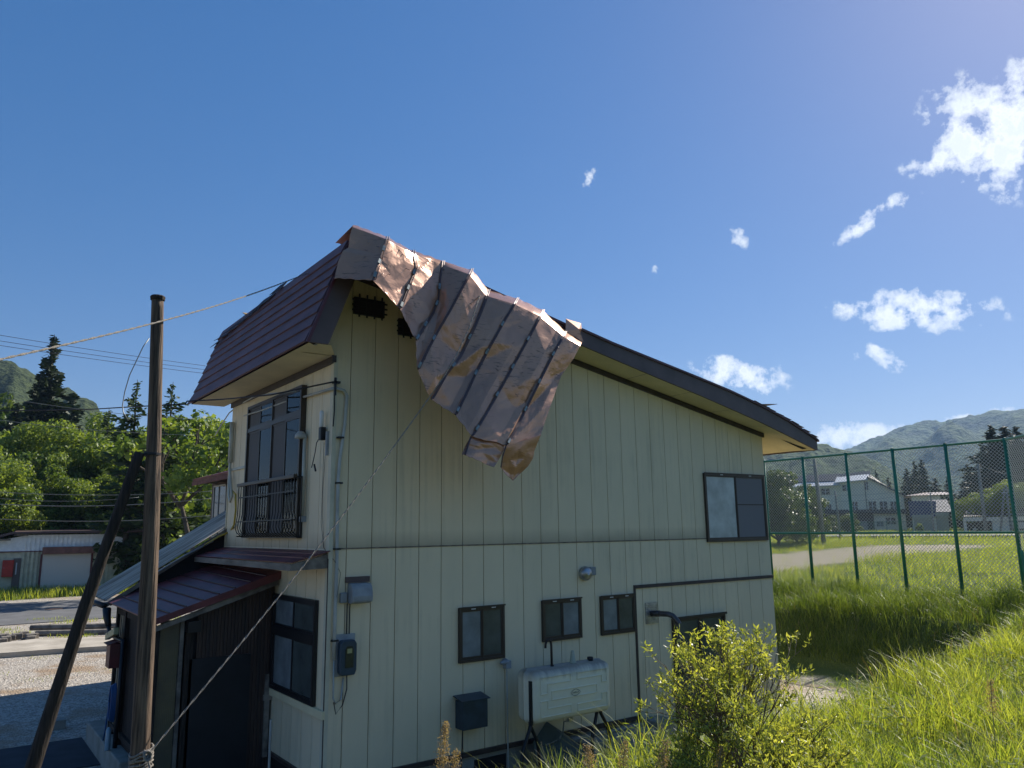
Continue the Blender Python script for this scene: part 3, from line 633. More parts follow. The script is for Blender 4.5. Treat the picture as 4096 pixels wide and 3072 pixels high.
# weather hood
hd = thing('weather_hood', 'grey weatherproof hood bulging from the wall above the electricity meter', 'hood', loc=(0, 0, 0))
prof = [(0, 2.68), (-.10, 2.675), (-.19, 2.70), (-.20, 2.78), (-.17, 2.90), (-.12, 2.95), (0, 2.955)]
mb = MB(); n = len(prof)
mb.v = [(.285, y, z) for y, z in prof] + [(.60, y, z) for y, z in prof]
mb.f = [tuple(range(n)), tuple(range(n, 2 * n))[::-1]] + [(i, i + n, (i + 1) % n + n, (i + 1) % n) for i in range(n)]
build('hood_cover', mb, M['greymetal'], hd, bevel=.02)
mb = MB(); mb.box(.25, .62, -.03, 0, 2.96, 3.04); build('hood_flashing', mb, M['fascia'], hd)
mb = MB(); mb.box(.17, .27, -.06, 0, 2.69, 2.83); build('side_box', mb, M['greymetal'], hd, bevel=.012)
mt = thing('electricity_meter', 'dark electricity meter box with rounded glass cover on the wall', 'meter', loc=(0, 0, 0))
mb = MB(); mb.box(.12, .41, -.03, 0, 1.72, 2.27); build('back_plate', mb, M['greymetal'], mt)
mb = MB(); mb.prism([(.15, 1.78), (.18, 1.74), (.37, 1.74), (.395, 1.80), (.395, 2.15), (.36, 2.20), (.19, 2.20), (.15, 2.16)], 1, -.14, -.03); build('meter_case', mb, M['bluemetal'], mt, bevel=.015)
mb = MB(); mb.prism([(.22, 1.84), (.34, 1.84), (.34, 2.08), (.32, 2.12), (.24, 2.12), (.22, 2.08)], 1, -.15, -.141); build('meter_window', mb, glassmat('meter_glass', (.02, .03, .03), .08), mt)
mb = MB(); mb.box(.245, .315, -.154, -.151, 2.03, 2.09); build('meter_plate', mb, mat('meter_label', (.35, .33, .15), rough=.5), mt)
for k, x in enumerate((.285, .325)):
    mb = MB(); mb.tube([(x, -.02, 2.68), (x, -.02, 2.25)], .008, 6); build('meter_cable', mb, M['cable'], label=['left black cable running from the weather hood to the meter', 'right black cable running from the weather hood to the meter'][k], cat='cable', group='cables between hood and meter')
mb = MB(); mb.tube([(.30, -.03, 1.74), (.30, -.04, 1.55), (.24, -.05, 1.35), (.14, -.06, 1.25), (.11, -.05, 1.4)], .008, 6); build('loop_cable', mb, M['cable'], label='thin black cable looping below the electricity meter', cat='cable')
# thin loose wires by the conduit
mb = MB(); mb.tube([(-.02, .25, 4.95), (-.03, .23, 4.4), (-.03, .24, 3.8), (-.03, .12, 3.45), (.08, -.05, 3.25), (.16, -.05, 3.1), (.13, -.05, 2.85), (.1, -.07, 2.78)], .0035, 4)
mb.tube([(-.02, .18, 4.9), (-.03, .21, 4.3), (-.03, .2, 3.9), (-.03, .10, 3.42)], .0035, 4)
build('loose_wire', mb, M['cable'], label='thin loose wires hanging beside the balcony window corner', cat='wire')
# fluorescent lamp with dangling lead
fl = thing('outdoor_lamp', 'small white tube lamp with dangling black lead beside the balcony window', 'lamp')
mb = MB(); mb.lathe([(.018, 0), (.03, .01), (.032, .22), (.02, .245), (.0, .25)], (-.07, .25, 5.17), n=12); build('lamp_tube', mb, M['white'], fl, smooth=True)
mb = MB(); mb.box(-.1, -.02, .19, .28, 4.98, 5.17); build('lamp_base', mb, M['black'], fl, bevel=.008)
mb = MB(); mb.tube([(-.07, .26, 5.05), (-.09, .36, 4.95), (-.09, .40, 4.82), (-.09, .46, 4.70), (-.09, .52, 4.60)], .007, 5); mb.tube([(-.09, .42, 4.64), (-.09, .36, 4.54)], .015, 6); build('dangling_lead', mb, M['cable'], fl)
mb = MB(); mb.box(-.05, 0, .09, .13, 4.75, 5.1); build('bracket_plate', mb, M['greymetal'], fl)
# laundry pole holder
ph = thing('pole_holder', 'white vertical pole holder with a hooded top right of the balcony window', 'pole holder')
mb = MB(); mb.tube([(-.05, .93, 3.88), (-.05, .93, 5.12)], .028, 10); build('holder_rail', mb, M['pvccream'], ph, smooth=True)
mb = MB(); mb.lathe([(.09, 0), (.085, .05), (.05, .10), (.0, .115)], (-.10, .98, 5.08), n=14); build('holder_hood', mb, M['pvc'], ph, smooth=True)
mb = MB(); mb.box(-.08, 0, .89, .97, 3.82, 3.9); build('holder_foot', mb, M['greymetal'], ph)
mb = MB(); mb.tube([(-.06, 4.72, 5.78), (-.06, 4.72, 5.0)], .045, 10); mb.tube([(-.06, 4.72, 5.0), (-.06, 4.71, 4.85), (-.08, 4.5, 4.5), (-.1, 4.35, 4.35), (-.1, 4.45, 4.25), (-.08, 4.62, 4.35), (-.06, 4.72, 4.75)], .025, 8)
build('aircon_duct', mb, M['pvccream'], smooth=True, label='cream pipe duct with looped hose at the far wall corner', cat='duct')
mb = MB(); mb.box(-.03, -.0, 3.75, 4.85, 4.84, 4.885); build('wall_rail', mb, M['pvccream'], label='short cream rail screwed across the wall left of the balcony window', cat='rail')
mb = MB(); mb.tube([hit(*a1(205, 1185), 0, -.06), hit(*a1(235, 1220), 0, -.07), hit(*a1(237, 1380), 0, -.07), hit(*a1(220, 1530), 0, -.07), hit(*a1(180, 1600), 1, 4.85)], .018, 7)
mb.tube([hit(*a1(180, 1600), 1, 4.85), hit(*a1(60, 1650), 1, 4.85), hit(*z5(830, 65), 1, 4.85)], .018, 7)
build('yellow_hose', mb, M['yellow'], smooth=True, label='yellow hose running down the wall onto the lean-to roof edge', cat='hose')
mb = MB(); mb.tube([hit(*z5(905, 25), 1, 4.85), hit(*z5(700, 130), 1, 4.85), hit(*z5(500, 250), 1, 4.85), hit(*z5(380, 310), 1, 4.85)], .018, 7)
build('grey_pipe', mb, M['greymetal'], smooth=True, label='grey pipe fixed along the edge of the corrugated lean-to roof', cat='pipe')

# round wall lamp / exhaust cap
wl = thing('vent_cap', 'round steel vent cap high on the wall between two windows', 'vent cap')
mb = MB(); mb.lathe([(.12, 0), (.125, .02), (.115, .07), (.08, .11), (.03, .13), (0, .132)], (4.70, -.02, 2.90), axis=(-.15, -1, -.1), n=24); build('cap_dome', mb, M['steel'], wl, smooth=True)
mb = MB(); mb.box(4.80, 4.93, -.07, 0, 2.86, 3.0); build('mount_box', mb, M['greymetal'], wl, bevel=.01)
fu = thing('exhaust_flue', 'bent black exhaust flue sticking out of a ribbed steel plate', 'flue')
mb = MB(); mb.box(6.16, 6.47, -.02, 0, 1.93, 2.31)
for k in range(9): mb.box(6.19, 6.44, -.035, -.02, 1.965 + k * .037, 1.98 + k * .037)
build('wall_plate', mb, M['steel'], fu)
mb = MB(); mb.tube([(6.30, .0, 2.11), (6.33, -.22, 2.12), (6.38, -.36, 2.12), (6.42, -.43, 2.09), (6.46, -.50, 2.00), (6.47, -.52, 1.95)], .05, 14, cap=False)
mb.tube([(6.30, .0, 2.11), (6.33, -.2, 2.12)], .055, 14)
build('flue_pipe', mb, mat('sooty_steel', (.10, .09, .09), rough=.35, metal=.6, var=.4, vscale=10), fu, smooth=True)
mb = MB(); mb.tube([(6.455, -.49, 2.01), (6.462, -.50, 1.985)], .047, 14); build('flue_mouth', mb, M['dark'], fu)
# outlet with thin cable
ol = thing('cable_outlet', 'small grey cable outlet below the leftmost ground floor window', 'outlet')
mb = MB(); mb.lathe([(.05, 0), (.05, .05), (.03, .1), (0, .11)], (2.98, -.0, 1.62), axis=(0, -1, 0), n=12); mb.tube([(2.98, -.06, 1.62), (2.84, -.10, 1.62)], [.05, .02], 10); mb.box(2.95, 3.05, -.1, 0, 1.52, 1.64); build('outlet_body', mb, M['greymetal'], ol, bevel=.01)
mb = MB(); mb.tube([(3.0, -.04, 1.52), (3.005, -.04, .9), (3.0, -.05, .0)], .011, 6); build('outlet_pipe', mb, M['pvc'], ol)
# dark blue wall box
bx_ = thing('wall_box', 'dark blue metal box with a sloping lid fixed low on the wall', 'box')
mb = MB(); mb.box(2.06, 2.50, -.24, -.02, .77, 1.17); build('box_body', mb, M['bluemetal'], bx_, bevel=.008)
mb = MB(); mb.quad((2.03, -.265, 1.17), (2.53, -.265, 1.17), (2.53, -.0, 1.22), (2.03, -.0, 1.22), -.012); build('box_lid', mb, M['bluemetal'], bx_)
mb = MB(); mb.tube([(2.14, -.10, .77), (2.13, -.10, .5), (2.10, -.1, .1)], .01, 6); build('box_cable', mb, M['cable'], bx_)
# leaning panel
mb = MB(); mb.quad((3.35, -.22, .40), (3.75, -.06, .62), (4.25, -.25, .25), (4.3, -.6, .02), .02); mb.quad((3.35, -.22, .40), (4.3, -.6, .02), (3.9, -.6, .01), (3.3, -.4, .05), .02)
build('leaning_panel', mb, mat('dull_green_panel', (.06, .085, .075), rough=.6, var=.3), label='dull green panel leaning under the white oil tank', cat='panel')

# ---------------------------------------------------------------- oil tank
OT = thing('oil_tank', 'cream home heating oil tank on black bent legs before the wall', 'oil tank', loc=(3.75, -.55, 0))
def tb(name, mb, m, **k):
    o = build(name, mb, m, OT, **k); o.location = (-3.75, .55, 0); return o
def rrect(x0, x1, z0, z1, r, n=6):
    pts = []
    for (cx, cz, a0) in ((x1 - r, z1 - r, 0), (x0 + r, z1 - r, 90), (x0 + r, z0 + r, 180), (x1 - r, z0 + r, 270)):
        for k in range(n + 1):
            a = R(a0 + 90 * k / n); pts.append((cx + r * math.cos(a), cz + r * math.sin(a)))
    return pts
TX0, TX1, TZ0, TZ1 = 2.97, 4.55, .80, 1.56
mb = MB(); lay = [(-.78, .10), (-.765, .05), (-.73, .015), (-.67, 0), (-.56, 0), (-.555, -.02), (-.535, -.02), (-.53, 0), (-.42, 0), (-.36, .015), (-.33, .05), (-.32, .1)]
rings = []
for (y, ins) in lay:
    pts = rrect(TX0 + ins, TX1 - ins, TZ0 + ins, TZ1 - ins, .10 - ins * .4 if ins >= 0 else .11); rings.append([(x, y, z) for x, z in pts])
n = len(rings[0]); mb.v = [v for r_ in rings for v in r_]
mb.f = [tuple(range(n)), tuple((len(rings) - 1) * n + k for k in range(n))[::-1]] + [(i * n + k, (i + 1) * n + k, (i + 1) * n + (k + 1) % n, i * n + (k + 1) % n) for i in range(len(rings) - 1) for k in range(n)]
def tank_mat():
    m = M['tank']; t = m.node_tree; b = t.nodes['Principled BSDF']; lk = b.inputs['Base Color'].links[0].from_socket
    tc = N(t, 'ShaderNodeTexCoord'); sp = N(t, 'ShaderNodeSeparateXYZ'); L(t, tc.outputs['Object'], sp.inputs[0])
    mp = N(t, 'ShaderNodeMapping'); mp.inputs['Scale'].default_value = (9, 2, 1.2); L(t, tc.outputs['Object'], mp.inputs['Vector'])
    n = N(t, 'ShaderNodeTexNoise'); n.inputs['Scale'].default_value = 1.3; n.inputs['Detail'].default_value = 5; L(t, mp.outputs[0], n.inputs['Vector'])
    a = N(t, 'ShaderNodeMath', operation='MULTIPLY'); a.inputs[1].default_value = .22; L(t, n.outputs['Fac'], a.inputs[0])
    s = N(t, 'ShaderNodeMath', operation='ADD'); L(t, sp.outputs[2], s.inputs[0]); L(t, a.outputs[0], s.inputs[1])
    mr = N(t, 'ShaderNodeMapRange'); L(t, s.outputs[0], mr.inputs[0]); mr.inputs[1].default_value = 1.52; mr.inputs[2].default_value = 1.66; mr.inputs[4].default_value = .75
    x = N(t, 'ShaderNodeMix', data_type='RGBA'); L(t, lk, x.inputs['A']); x.inputs['B'].default_value = (.14, .13, .13, 1); L(t, mr.outputs[0], x.inputs[0]); L(t, x.outputs['Result'], b.inputs['Base Color'])
tank_mat()
tb('tank_body', mb, M['tank'], smooth=True)
mb = MB(); yf = -.782
def rib(x0, x1, z0, z1): mb.prism([(x0, z0), (x1, z0), (x1, z1), (x0, z1)], 1, yf - .012, yf + .01)
def loop(pts, w=.014):
    for (a, b) in zip(pts[:-1], pts[1:]):
        if abs(a[0] - b[0]) < 1e-6: rib(a[0] - w / 2, a[0] + w / 2, min(a[1], b[1]), max(a[1], b[1]))
        else: rib(min(a[0], b[0]) - w / 2, max(a[0], b[0]) + w / 2, a[1] - w / 2, a[1] + w / 2)
def TX(u): return TX0 + .12 + u * (TX1 - TX0 - .24)
def TZ(v): return TZ0 + .10 + v * (TZ1 - TZ0 - .2)
for pts in ([(0, .58), (0, 1), (.44, 1), (.44, .82), (.10, .82), (.10, .58), (0, .58)], [(0, .4), (0, 0), (.44, 0), (.44, .2), (.10, .2), (.10, .4), (0, .4)],
            [(1, .66), (1, 1), (.54, 1), (.54, .84), (.92, .84), (.92, .66), (1, .66)], [(1, .36), (1, 0), (.54, 0), (.54, .18), (.92, .18), (.92, .36), (1, .36)], [(.16, .40), (.16, .62), (.84, .62), (.84, .40), (.16, .40)]):
    loop([(TX(a), TZ(b)) for a, b in pts])
tb('tank_ribs', mb, M['tank'], bevel=.004)
mb = MB(); cx, cz = TX(.5), TZ(.5)
ring = [(cx + .085 * math.cos(t) * (1 + .10 * math.cos(2 * t)), -.80, cz + .035 * math.sin(t) * (1 + .35 * math.sin(t) ** 2)) for t in [2 * math.pi * k / 28 for k in range(29)]]
mb.tube(ring, .0035, 4)
for k in range(5): mb.tube([(cx - .06 + k * .027, -.80, cz - .012), (cx - .055 + k * .027, -.80, cz + .014), (cx - .045 + k * .027, -.80, cz - .010)], .003, 4)
tb('tank_emblem', mb, mat('emblem_brown', (.10, .09, .05), rough=.5))
for xs_ in (3.06, 4.42):
    mb = MB(); mb.box(xs_ - .03, xs_ + .03, -.80, -.775, .86, 1.50) if xs_ < 3.5 else mb.box(xs_ - .03, xs_ + .03, -.79, -.78, .78, .84)
    if xs_ < 3.5: tb('tank_strap', MB().box(2.955, 2.985, -.72, -.66, .80, 1.42), M['black'])
for k, (x0, y0, x1, y1) in enumerate(((3.0, -.66, 2.72, -.78), (3.02, -.56, 3.28, -.46), (4.36, -.62, 4.10, -.76), (4.42, -.58, 4.72, -.48))):
    mb = MB(); mb.tube([(x0, y0, .86), (x0 + (x1 - x0) * .25, y0 + (y1 - y0) * .25, .72), (x0 + (x1 - x0) * .85, y0 + (y1 - y0) * .85, .50), (x1, y1, .36), (x1 + (x1 - x0) * .08, y1, .0)], .028, 9)
    tb('leg', mb, M['black'], smooth=True)
mb = MB(); mb.tube([(3.50, -.55, 1.54), (3.50, -.55, 1.86), (3.49, -.55, 1.93), (3.45, -.55, 1.965), (3.41, -.55, 1.95), (3.385, -.55, 1.90), (3.38, -.55, 1.84)], .019, 8); mb.lathe([(.035, 0), (.035, .03), (0, .03)], (3.50, -.55, 1.55), n=10)
tb('vent_pipe', mb, mat('rusty_black', (.04, .025, .02), rough=.6, var=.4, vscale=14), smooth=True)
mb = MB(); mb.lathe([(.06, 0), (.055, .02), (.05, .03), (.028, .17), (.02, .19), (0, .19)], (3.93, -.55, 1.56), n=14); tb('fuel_gauge', mb, mat('dull_clear_plastic', (.40, .40, .30), rough=.3), smooth=True)
mb = MB(); mb.lathe([(.05, 0), (.05, .05), (.04, .06), (0, .06)], (4.30, -.55, 1.56), n=12); tb('filler_cap', mb, M['black'], smooth=True)
mb = MB(); mb.tube([(3.83, -.55, .80), (3.83, -.55, .72), (3.76, -.5, .70), (3.78, -.45, .55), (3.74, -.40, .42), (3.55, -.3, .35)], .012, 6); mb.box(3.80, 3.88, -.58, -.52, .70, .76); tb('outlet_valve', mb, M['steel'])

# ---------------------------------------------------------------- porch
PO = thing('entrance_porch', 'dark lean-to porch with red sheet roof against the house side', 'porch')
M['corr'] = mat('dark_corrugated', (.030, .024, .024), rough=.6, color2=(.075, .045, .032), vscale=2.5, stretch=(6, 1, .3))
def ptop(x): return 2.95 + .33 * x          # wall top at y=2.1
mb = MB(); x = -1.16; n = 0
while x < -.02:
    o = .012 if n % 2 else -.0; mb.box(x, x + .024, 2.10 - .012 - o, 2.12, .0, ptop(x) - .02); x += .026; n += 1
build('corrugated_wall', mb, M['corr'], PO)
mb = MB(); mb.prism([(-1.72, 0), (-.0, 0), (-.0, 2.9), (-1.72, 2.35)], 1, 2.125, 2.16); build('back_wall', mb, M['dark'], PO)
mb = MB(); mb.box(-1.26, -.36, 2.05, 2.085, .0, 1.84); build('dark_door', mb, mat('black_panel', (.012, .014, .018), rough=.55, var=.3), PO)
mb = MB(); mb.box(-.11, -.04, 2.04, 2.10, .3, 1.5); mb.box(-.13, -.0, 2.03, 2.1, 1.12, 1.2); build('wall_batten', mb, M['greywood'], PO)
# translucent panel with posts
mb = MB(); x = -1.68; n = 0
while x < -1.42:
    mb.box(x, x + .012, 2.09 + (.004 if n % 2 else 0), 2.12, .35, 2.42); x += .0125; n += 1
build('ribbed_panel', mb, mat('tan_ribbed_plastic', (.16, .13, .07), rough=.4, color2=(.10, .09, .06), vscale=2), PO)
for xa, xb, mm_ in ((-1.80, -1.69, 'wooddark'), (-1.41, -1.36, 'greywood'), (-1.33, -1.22, 'wooddark')):
    mb = MB(); mb.box(xa, xb, 2.05, 2.16, .0, ptop(xa) - .03); build('post', mb, M[mm_], PO)
mb = MB(); mb.box(-1.84, -1.80, 2.06, 2.12, .1, 2.40); build('pale_post', mb, M['soffit'], PO)
mb = MB(); mb.box(-1.34, -1.16, 1.9, 2.12, 2.24, 2.40); build('beam_end', mb, M['black'], PO)
# roof (a folded sheet with standing seams)
A0, B0, C0, D0 = Vector((-1.86, 1.88, 2.46)), Vector((.0, 1.88, 3.07)), Vector((.0, 5.0, 3.17)), Vector((-1.95, 4.95, 2.53))
def bil(u, v): return A0 * (1 - u) * (1 - v) + B0 * u * (1 - v) + C0 * u * v + D0 * (1 - u) * v
mb = MB(); nn = 10; vs_ = [bil(i / nn, j / nn) for j in range(nn + 1) for i in range(nn + 1)]
vs_ += [v - Vector((0, 0, .02)) for v in vs_]; o2 = (nn + 1) ** 2
fs = []
for j in range(nn):
    for i in range(nn):
        a = j * (nn + 1) + i; fs += [(a, a + 1, a + nn + 2, a + nn + 1), (o2 + a, o2 + a + nn + 1, o2 + a + nn + 2, o2 + a + 1)]
for i in range(nn): fs += [(i + 1, i, o2 + i, o2 + i + 1), (i * (nn + 1), (i + 1) * (nn + 1), o2 + (i + 1) * (nn + 1), o2 + i * (nn + 1))]
mb.add(vs_, fs); build('porch_roof', mb, M['roofred'], PO)
mb = MB()
for k in range(1, 8):
    u = k / 8.0; a, b = bil(u, 0) + Vector((0, 0, .012)), bil(max(0, u - .02), 1) + Vector((0, 0, .012)); mb.tube([a, (a + b) / 2, b], .011, 5)
build('roof_seams', mb, mat('seam_dark', (.05, .018, .02), rough=.5), PO)
mb = MB(); mb.quad(A0 + Vector((-.02, -.01, .0)), B0 + Vector((0, -.01, .0)), B0 + Vector((0, -.01, -.12)), A0 + Vector((-.02, -.01, -.09)), .02)
build('roof_fascia', mb, M['roofred'], PO)
mb = MB(); mb.box(-1.82, -.02, 1.93, 1.97, 0, 0) if False else mb.quad((-1.8, 1.93, 2.36), (-.02, 1.93, 2.95), (-.02, 1.93, 2.86), (-1.8, 1.93, 2.29), .03); build('under_beam', mb, M['greywood'], PO)
# side of the porch
mb = MB(); mb.box(-1.80, -1.70, 4.82, 4.93, .0, 2.45); mb.box(-1.82, -1.71, 3.98, 4.08, .2, 2.42); mb.box(-1.80, -1.72, 2.2, 4.9, .48, .56); mb.box(-1.8, -1.72, 2.2, 4.9, 2.33, 2.42); build('side_frame', mb, M['wooddark'], PO)
mb = MB()
for k in range(14):
    y = 4.72 - k * .052; mb.box(-1.765 - .006 * (k % 3), -1.74, y - .022, y + .022, .56, 2.33)
build('side_boards', mb, mat('beige_board', (.36, .30, .20), rough=.7, color2=(.07, .06, .05), vscale=11, stretch=(1, 1, .12)), PO)
mb = MB(); mb.box(-1.75, -1.72, 2.15, 4.0, .1, 2.36); build('side_wall_panel', mb, M['wooddark'], PO)
# gap wall between the porch roof and the lean-to roof
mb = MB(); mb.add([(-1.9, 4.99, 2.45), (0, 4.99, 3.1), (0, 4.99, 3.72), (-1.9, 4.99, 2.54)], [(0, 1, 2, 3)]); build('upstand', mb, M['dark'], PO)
LT = thing('corrugated_lean_to', 'lean-to with pale corrugated plastic roof sloping down to the yard', 'lean-to')
def polyz(x): return 2.61 + .63 * (x + 1.85)
mb = MB(); y0, y1, nn = 4.95, 7.05, 84; vs_ = []
for i in range(nn + 1):
    y = y0 + (y1 - y0) * i / nn; z_ = .018 * math.sin(i * math.pi / 2)
    xt = -.02 if y < 5.0 else .62
    for x in (-1.98, -.9, -.02 if y < 4.98 else .1, xt): vs_.append((x, y, polyz(x) + z_ + .02))
mb.add(vs_, [(4 * i + k, 4 * i + k + 1, 4 * i + 5 + k, 4 * i + 4 + k) for i in range(nn) for k in range(3)])
M['poly'] = mat('weathered_polycarbonate', (.60, .53, .42), rough=.6, color2=(.16, .13, .095), vscale=3.0, spec=.25, stretch=(.3, 6, .3))
build('plastic_roof', mb, M['poly'], LT, smooth=True)
mb = MB(); mb.quad((-1.98, 4.94, polyz(-1.98) - .02), (.0, 4.94, polyz(0) - .02), (.0, 4.94, polyz(0) - .10), (-1.98, 4.94, polyz(-1.98) - .10), .03)
for yy in (5.6, 6.3, 6.95): mb.quad((-1.9, yy, polyz(-1.9) - .02), (.6, yy, polyz(.6) - .02), (.6, yy, polyz(.6) - .09), (-1.9, yy, polyz(-1.9) - .09), .04)
build('rafters', mb, M['greywood'], LT)
for yy in (6.9,):
    mb = MB(); mb.box(-1.1, -1.0, yy, yy + .09, 0, polyz(-1.1) - .03); build('post', mb, M['wooddark'], LT)
mb = MB(); mb.tube([(-2.02, 4.85, 2.47), (-2.02, 7.0, 2.45)], .05, 8); mb.tube([(-1.98, 4.78, 2.42), (-1.98, 4.7, 2.28), (-1.96, 4.6, 2.15)], [.07, .06, .045], 8); mb.tube([(-1.96, 4.6, 2.15), (-1.95, 4.5, 2.03), (-1.86, 3.95, 1.97), (-1.84, 3.85, 1.97)], .035, 8)
build('gutter', mb, M['black'], LT, smooth=True)
mb = MB(); mb.tube([(-1.85, 3.85, 2.0), (-1.86, 3.84, .1)], .035, 8); build('downpipe', mb, M['black'], label='black downpipe beside the brown letterbox on the porch', cat='pipe', smooth=True)
lb = thing('letterbox', 'small maroon letterbox hanging on the porch side', 'letterbox')
mb = MB(); mb.box(-2.02, -1.86, 3.95, 4.28, 1.55, 1.93); build('box_body', mb, M['maroonbox'], lb, bevel=.008)
mb = MB(); mb.quad((-2.06, 3.93, 1.925), (-1.86, 3.93, 1.975), (-1.86, 4.32, 1.975), (-2.06, 4.32, 1.925), .012); build('box_lid', mb, M['maroonbox'], lb)
mb = MB(); a, b = Vector((-1.9, 4.75, 2.02)), Vector((-1.9, 3.98, 2.18)); mb.quad(a, b, b - Vector((0, 0, .11)), a - Vector((0, 0, .11)), .08); build('porch_lamp', mb, mat('yellowed_plastic', (.40, .37, .20), rough=.5), bevel=.012, label='tilted yellowed lamp casing above the maroon letterbox', cat='lamp')
hz = MB()
for k in range(4):
    pts = [(-1.93 + .02 * k - .02, 3.98 + .10 * math.cos(t), 1.02 + (.26 + .01 * k) * math.sin(t)) for t in [2 * math.pi * i / 24 for i in range(25)]]
    hz.tube(pts, .014, 6)
hz.tube([(-1.93, 4.1, 1.0), (-1.94, 4.2, .8), (-1.93, 4.35, .5), (-1.93, 4.45, .37)], .014, 6)
build('hose_coil', hz, M['bluehose'], smooth=True, label='coiled dark blue garden hose hanging by the porch step', cat='hose')
mb = MB(); mb.lathe([(.035, 0), (.04, .02), (.04, .3), (.015, .34), (0, .34)], (-1.98, 3.75, .36), n=10); build('plastic_bottle', mb, mat('pale_blue_plastic', (.22, .33, .40), rough=.3), smooth=True, label='pale blue bottle standing on the step by the hose', cat='bottle')
mb = MB(); mb.tube([(-.30, 1.2, .0), (-.30, 1.2, 1.02)], .018, 8); build('standpipe', mb, M['pvc'], label='thin pale upright pipe before the black porch wall', cat='pipe')

# annex behind
AN = thing('annex', 'low brown annex with dark red eaves behind the house', 'annex')
mb = MB(); mb.prism([(1.8, 0), (9, 0), (9, 6.3), (5, 6.1), (1.8, 5.2)], 1, 5.6, 12.85); build('annex_wall', mb, mat('dark_brown_wall', (.10, .075, .06), rough=.7, var=.2), AN)
mb = MB(); mb.quad((1.35, 5.4, 5.15), (5, 5.4, 6.2), (5, 13.2, 6.2), (1.35, 13.2, 5.15), -.07); build('annex_roof', mb, M['roofred'], AN)
mb = MB(); mb.box(1.32, 1.349, 5.4, 13.2, 5.03, 5.14); build('annex_fascia', mb, mat('rusty_fascia', (.17, .06, .04), rough=.7, var=.5, vscale=9), AN)
mb = MB()
for yy in np.arange(6, 13, .9): mb.box(1.36, 1.8, yy, yy + .05, 5.05, 5.14)
build('annex_rafters', mb, M['greywood'], AN)
mb = MB(); mb.box(1.75, 1.8, 12.46, 12.52, 3.6, 5.0); mb.box(1.75, 1.8, 11.98, 12.01, 3.6, 4.96); mb.box(1.75, 1.8, 11.3, 11.35, 3.6, 4.96); mb.box(1.75, 1.8, 11.35, 12.46, 4.96, 5.0); mb.box(1.75, 1.8, 11.35, 12.46, 3.56, 3.6)
aw = build('annex_window', mb, M['pvc'], AN); mb = MB(); mb.box(1.77, 1.79, 11.35, 12.46, 3.6, 4.96); build('pane', mb, glassmat('dark_glass', (.02, .025, .03), .05), aw)

# ---------------------------------------------------------------- torn sheet roofing hanging over the gable
def hsh(i, j, s):
    return random.Random((i * 73856093) ^ (j * 19349663) ^ (s * 83492791)).uniform(-1, 1)
def facet(u, v, s):
    i, j = math.floor(u), math.floor(v); a, b = u - i, v - j
    c00, c10, c01, c11 = hsh(i, j, s), hsh(i + 1, j, s), hsh(i, j + 1, s), hsh(i + 1, j + 1, s)
    if hsh(i, j, s + 99) > 0:
        return c00 + (c10 - c00) * a + (c11 - c10) * b if a > b else c00 + (c11 - c01) * a + (c01 - c00) * b
    return c00 + (c10 - c00) * a + (c01 - c00) * b if a + b < 1 else c11 + (c01 - c11) * (1 - a) + (c10 - c11) * (1 - b)
# seam outlines (photo crop units) and how far each stands out from the wall
SE = [([(170, 72), (150, 140), (141, 212), (108, 232), (78, 300), (58, 395)], -.70, -.80),
      ([(375, 150), (350, 225), (330, 285), (308, 350), (290, 412)], -1.02, -1.24),
      ([(530, 232), (545, 330), (522, 400), (490, 480), (452, 582)], -.82, -1.14),
      ([(710, 292), (694, 400), (684, 520), (652, 600), (600, 680), (548, 768)], -.66, -1.02),
      ([(885, 345), (820, 460), (745, 600), (680, 710), (620, 820), (556, 950)], -.96, -1.16),
      ([(985, 470), (940, 590), (895, 700), (812, 870), (720, 990), (640, 1132)], -.88, -1.12),
      ([(1160, 520), (1075, 660), (985, 822), (900, 980), (845, 1100), (784, 1222)], -.94, -1.22),
      ([(1315, 590), (1225, 758), (1130, 930), (1036, 1098), (960, 1230), (886, 1350)], -.93, -1.28),
      ([(1452, 715), (1370, 862), (1288, 1025), (1207, 1188), (1150, 1300), (1096, 1405)], -.98, -1.30),
      ([(1552, 780), (1500, 880), (1425, 985), (1370, 1140), (1318, 1290), (1300, 1350)], -.92, -1.20)]
def resamp(pts, t):
    d = [0]
    for a, b in zip(pts[:-1], pts[1:]): d.append(d[-1] + math.hypot(b[0] - a[0], b[1] - a[1]))
    s = t * d[-1]
    for i in range(len(pts) - 1):
        if s <= d[i + 1] or i == len(pts) - 2:
            f = (s - d[i]) / max(1e-6, d[i + 1] - d[i]); return (pts[i][0] + (pts[i + 1][0] - pts[i][0]) * f, pts[i][1] + (pts[i + 1][1] - pts[i][1]) * f), d[-1]
def depth(k, t):
    a, b = SE[k][1], SE[k][2]; y = a + (b - a) * t
    top = min(1, t / .045); return -.60 + (y + .60) * (top ** .6)
